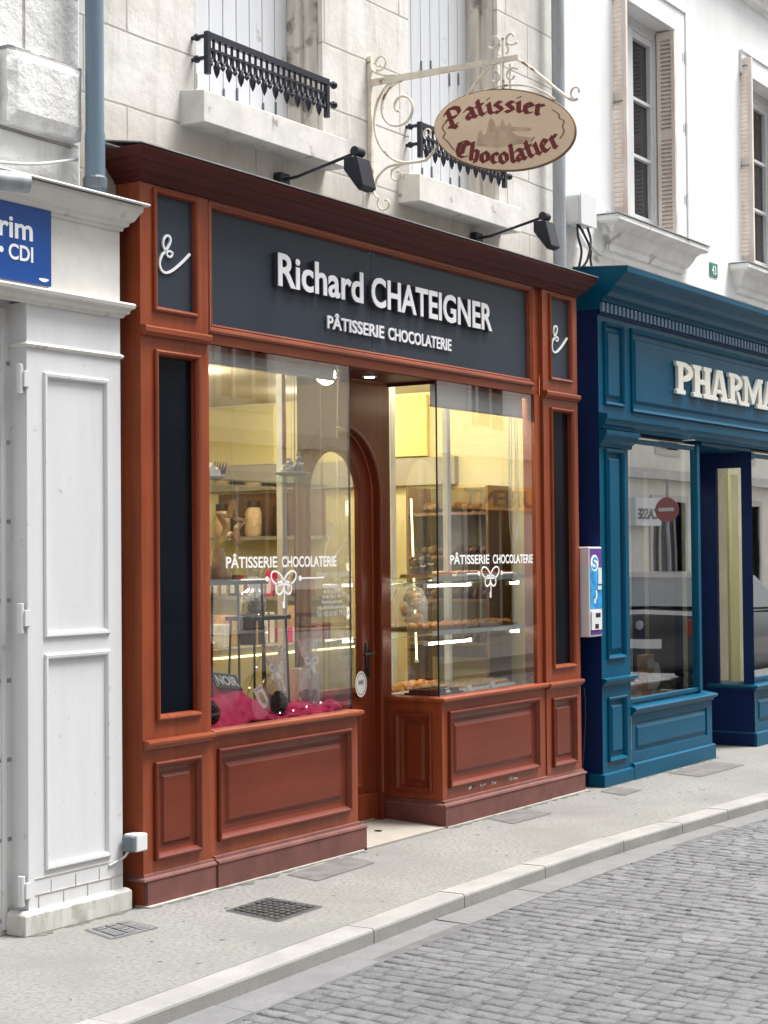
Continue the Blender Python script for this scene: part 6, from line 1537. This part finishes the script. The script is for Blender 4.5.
for zz in (.52, .92, 1.32, 1.72):
    b = MB(); x = 5.5
    while x < 11.7:
        w_ = random.uniform(.06, .16); b.box(x, x + w_, 3.34, 3.5, zz + .001, zz + random.uniform(.15, .3)); x += w_ + random.uniform(.01, .06)
    pk = b.build('packets', (M['rose'], M['paper'], M['olive'], M['disp_blue'])[int(zz * 10) % 4], st_); pk['kind'] = 'stuff'

# =================================================================== OPPOSITE SIDE OF THE STREET (seen in the glass)
def opp_house(x0, x1, h, m, label, wins, band):
    t = thing('opposite_house', label, 'house', ((x0 + x1) / 2, -8.0, 0), None)
    Pq = lambda u, v, n: (u, -8.0 + n, v)
    holes = [(a, a + 1.0, z0, z0 + 1.7) for a in wins for z0 in (3.6,)] + [(a - .2, a + 1.3, .5, 2.6) for a in wins]
    b = MB(); b.plate(Pq, x0, x1, 0, h, holes, 0, .25); b.build('wall', m, t)
    for (a, b_, c_, d_) in holes:
        g = MB(); g.pbox(Pq, a, b_, c_, d_, -.22, -.2); o = g.build('window', M['opp_dark'], t)
        f = MB(); f.frame(Pq, a, b_, c_, d_, [(-.12, 0), (-.12, .03), (.0, .03), (.0, -.19), (.07, -.19), (.07, -.2)]); f.pbox(Pq, (a + b_) / 2 - .03, (a + b_) / 2 + .03, c_, d_, -.19, -.16); f.build('frame', M['opp_frame'], o)
    b = MB(); b.box(x0, x1, -8.0, -7.75, band, band + .18); b.build('string_course', M['opp_frame'], t)
    b = MB(); b.add([(x0, -7.7, h), (x1, -7.7, h), (x1, -12, h + 2.2), (x0, -12, h + 2.2), (x0, -12, h), (x1, -12, h)], [(0, 1, 2, 3), (0, 3, 4), (1, 5, 2), (2, 5, 4, 3)]); b.build('roof', M['roofs'], t)
    return t
opp_house(-12, 4, 8.2, M['opp'], 'plain stone house across the street behind the viewer', [-10, -7.2, -4, -1, 1.6], 3.05)
opp_house(4.02, 13.5, 7.6, M['opp_pl'], 'rendered house across the street reflected in the pastry shop glass', [5.2, 8.0, 10.9], 3.05)
opp_house(13.52, 22, 8.4, M['opp'], 'stone house across the street reflected in the right pastry window', [14.8, 17.2, 19.6], 3.15)
opp_house(22.02, 40, 7.4, M['opp_pl'], 'rendered house farther along the street reflected in the pharmacy glass', [24, 28, 32, 36], 3.0)
og = thing('orange_shop_sign', 'orange shop sign across the street reflected backwards in the pastry window', 'sign', (18.4, -7.8, 2.5))
b = MB(); b.box(16.6, 20.4, -7.98, -7.90, 2.33, 2.70); b.build('board', M['orange'], og)
b = MB(); add_text(b, lambda u, v, n: (-u, -7.90 + n, v), 'LAURENT', -20.1, -16.8, 2.38, 2.65, .002, .02, .02); b.build('lettering', M['brown'], og)
# projecting sign box and round road sign
pb = thing('projecting_sign', 'white box sign on the wall across the street', 'sign', (23, -7.8, 2.13)); b = MB(); b.box(22.4, 23.55, -7.97, -7.7, 2.13, 2.64); b.build('box', M['plastic'], pb); b = MB(); add_text(b, lambda u, v, n: (-u, -7.7 + n, v), 'CASSE', -23.4, -22.5, 2.25, 2.45, .002, .01, .02); b.build('lettering', M['grey_plastic'], pb)
rs = thing('road_sign', 'round red road sign on a post across the street', 'sign', (21.5, -6.7, 0)); b = MB(); b.tube([(21.5, -6.7, 0), (21.5, -6.7, 2.9)], .03, 8); b.build('post', M['pipe_grey'], rs); b = MB(); b.lathe((21.46, -6.7, 2.37), [(.21, -.01), (.21, .01)], 24, 'x'); d_ = b.build('disc', M['sign_red'], rs); b = MB(); b.box(21.44, 21.448, -6.84, -6.56, 2.34, 2.40); b.build('bar', M['plastic'], d_)

def car(x, y, z, ln, paint, label, facing=1):
    """hatchback seen mainly from behind; length along x, rear at x"""
    t = thing('parked_car', label, 'car', (x + ln / 2, y, z), 'cars parked along the street')
    W_ = .86
    secs = [(0, .42, .95, .93), (.05, .32, 1.0, .95), (.3, .25, 1.02, 1.0), (ln * .5, .22, .98, 1.0), (ln * .72, .22, .95, 1.0), (ln * .88, .25, .86, .96), (ln * .98, .32, .74, .86), (ln, .42, .62, .74)]
    b = MB(); n = 12; vs = []
    for (dx, zb, zt, wf) in secs:
        w_ = W_ * wf
        ring = [(-w_ * .9, zb), (-w_, zb + .12), (-w_, zb + (zt - zb) * .6), (-w_ * .94, zt - .04), (-w_ * .8, zt), (0, zt + .02), (w_ * .8, zt), (w_ * .94, zt - .04), (w_, zb + (zt - zb) * .6), (w_, zb + .12), (w_ * .9, zb), (0, zb)]
        vs += [(x + dx, y + q[0], z + q[1]) for q in ring]
    fs = [(i * n + j, (i + 1) * n + j, (i + 1) * n + (j + 1) % n, i * n + (j + 1) % n) for i in range(len(secs) - 1) for j in range(n)] + [tuple(range(n)), tuple((len(secs) - 1) * n + j for j in range(n))[::-1]]
    b.add(vs, fs); body = b.build('body', paint, t, smooth=True, angle=38)
    cab = [(.06, .98, .98), (.42, 1.40, .74), (.7, 1.45, .70), (ln * .45, 1.46, .70), (ln * .55, 1.40, .72), (ln * .74, .95, .9)]
    b = MB(); vs = []
    for (dx, zt, wf) in cab: vs += [(x + dx, y - W_ * wf, z + zt), (x + dx, y + W_ * wf, z + zt)]
    for i in range(len(cab) - 1): pass
    base = [(x + .06, y - W_ * .98, z + .97), (x + .06, y + W_ * .98, z + .97), (x + ln * .74, y + W_ * .94, z + .94), (x + ln * .74, y - W_ * .94, z + .94)]
    b.add(vs, [(2 * i, 2 * i + 1, 2 * i + 3, 2 * i + 2) for i in range(len(cab) - 1)])
    b.add([v for v in vs[0::2]], [tuple(range(len(cab)))]); b.add([v for v in vs[1::2]], [tuple(range(len(cab)))[::-1]])
    b.build('cabin', paint, t)
    g = MB(); g.add([(x + .10, y - .68, z + 1.05), (x + .10, y + .68, z + 1.05), (x + .37, y + .56, z + 1.34), (x + .37, y - .56, z + 1.34)], [(0, 1, 2, 3)])
    q = .025
    for v in range(4): pass
    g.v = [(p[0] - q, p[1], p[2] + .01) for p in g.v]; g.build('rear_window', M['car_glass'], t)
    for sg_ in (-1, 1):
        g = MB(); g.add([(x + .45, y + sg_ * W_ * .97, z + 1.02), (x + ln * .66, y + sg_ * W_ * .965, z + 1.0), (x + ln * .53, y + sg_ * W_ * .76, z + 1.36), (x + .62, y + sg_ * W_ * .745, z + 1.36)], [(0, 1, 2, 3)]); g.build('side_window', M['car_glass'], t)
        l = MB(); l.box(x - .01, x + .12, y + sg_ * .70 - .13, y + sg_ * .70 + .13, z + .70, z + .92); l.build('tail_lamp', M['tail'], t, bevel=.03)
        for dx in (.62, ln - .75):
            wq = MB(); wq.lathe((x + dx, y + sg_ * (W_ - .07), z + .31), [(.2, -.1), (.31, -.09), (.31, .09), (.2, .1)], 20, 'y'); wo = wq.build('wheel', M['tyre'], t, smooth=True, angle=40)
            wq = MB(); wq.lathe((x + dx, y + sg_ * (W_ + .005), z + .31), [(.19, -.02), (.19, .02), (.05, .035)], 14, 'y'); wq.build('rim', M['steel'], wo)
    p = MB(); p.box(x - .022, x - .004, y - .27, y + .27, z + .56, z + .67); p.build('number_plate', M['plastic'], t)
    p = MB(); p.lathe((x - .003, y, z + .84), [(.055, .0), (.055, -.015), (.03, -.02)], 16, 'x'); p.build('badge', M['steel'], t)
car(12.9, -3.35, ZR, 3.9, M['car_dark'], 'dark hatchback parked up the street, mirrored in the pharmacy window')
car(6.3, -5.3, ZR, 4.1, M['car_silver'], 'silver hatchback parked opposite, mirrored in the pastry windows')

# =================================================================== LIGHT, SKY, CAMERA
wd = bpy.data.worlds.new('World'); scene.world = wd; wd.use_nodes = True
nt = wd.node_tree; N, L = nt.nodes, nt.links
bg = N['Background']; sky = N.new('ShaderNodeTexSky'); sky.sky_type = 'NISHITA'; sky.sun_disc = False
SUN_DIR = Vector((.42, -.36, 1.25)).normalized()       # towards the sun
el = math.asin(SUN_DIR.z); az = math.atan2(SUN_DIR.x, SUN_DIR.y)
sky.sun_elevation = el; sky.sun_rotation = az; sky.air_density = 1.0; sky.dust_density = 3.0; sky.ozone_density = 1.0
hs_ = N.new('ShaderNodeHueSaturation'); hs_.inputs['Saturation'].default_value = .08
L.new(sky.outputs['Color'], hs_.inputs['Color']); L.new(hs_.outputs['Color'], bg.inputs['Color'])
bg.inputs['Strength'].default_value = .1
sl = bpy.data.lights.new('sun', 'SUN'); sl.energy = 2.5; sl.angle = math.radians(24); sl.color = (1, .985, .97)
so = bpy.data.objects.new('sun', sl); COL.objects.link(so)
so.rotation_euler = (-SUN_DIR).to_track_quat('-Z', 'Y').to_euler(); so.location = (5, -10, 20)

yaw, pitch, roll, fpx = math.radians(57.3758), math.radians(1.45535), math.radians(-.51714), 1741.88
F = Vector((math.sin(yaw) * math.cos(pitch), math.cos(yaw) * math.cos(pitch), math.sin(pitch)))
r0 = Vector((math.cos(yaw), -math.sin(yaw), 0)); u0 = r0.cross(F)
r1 = r0 * math.cos(roll) + u0 * math.sin(roll); u1 = -r0 * math.sin(roll) + u0 * math.cos(roll)
cam = bpy.data.cameras.new('camera'); co = bpy.data.objects.new('camera', cam); COL.objects.link(co)
mt = Matrix((r1, u1, -F)).transposed().to_4x4(); mt.translation = Vector((-6.24226, -5.32837, 1.62))
co.matrix_world = mt
cam.sensor_fit = 'VERTICAL'; cam.sensor_height = 36; cam.lens = 36 * fpx / 1024; cam.clip_end = 500; cam.clip_start = .05
scene.camera = co
vs_ = scene.view_settings; vs_.view_transform = 'Standard'; vs_.look = 'None'; vs_.gamma = 1; vs_.use_curve_mapping = False
vs_.exposure = 1.38
try:
    scene.cycles.max_bounces = 10; scene.cycles.transparent_max_bounces = 24; scene.cycles.diffuse_bounces = 4; scene.cycles.glossy_bounces = 4
    scene.cycles.caustics_reflective = False; scene.cycles.caustics_refractive = False; scene.cycles.use_denoising = True
except Exception: pass
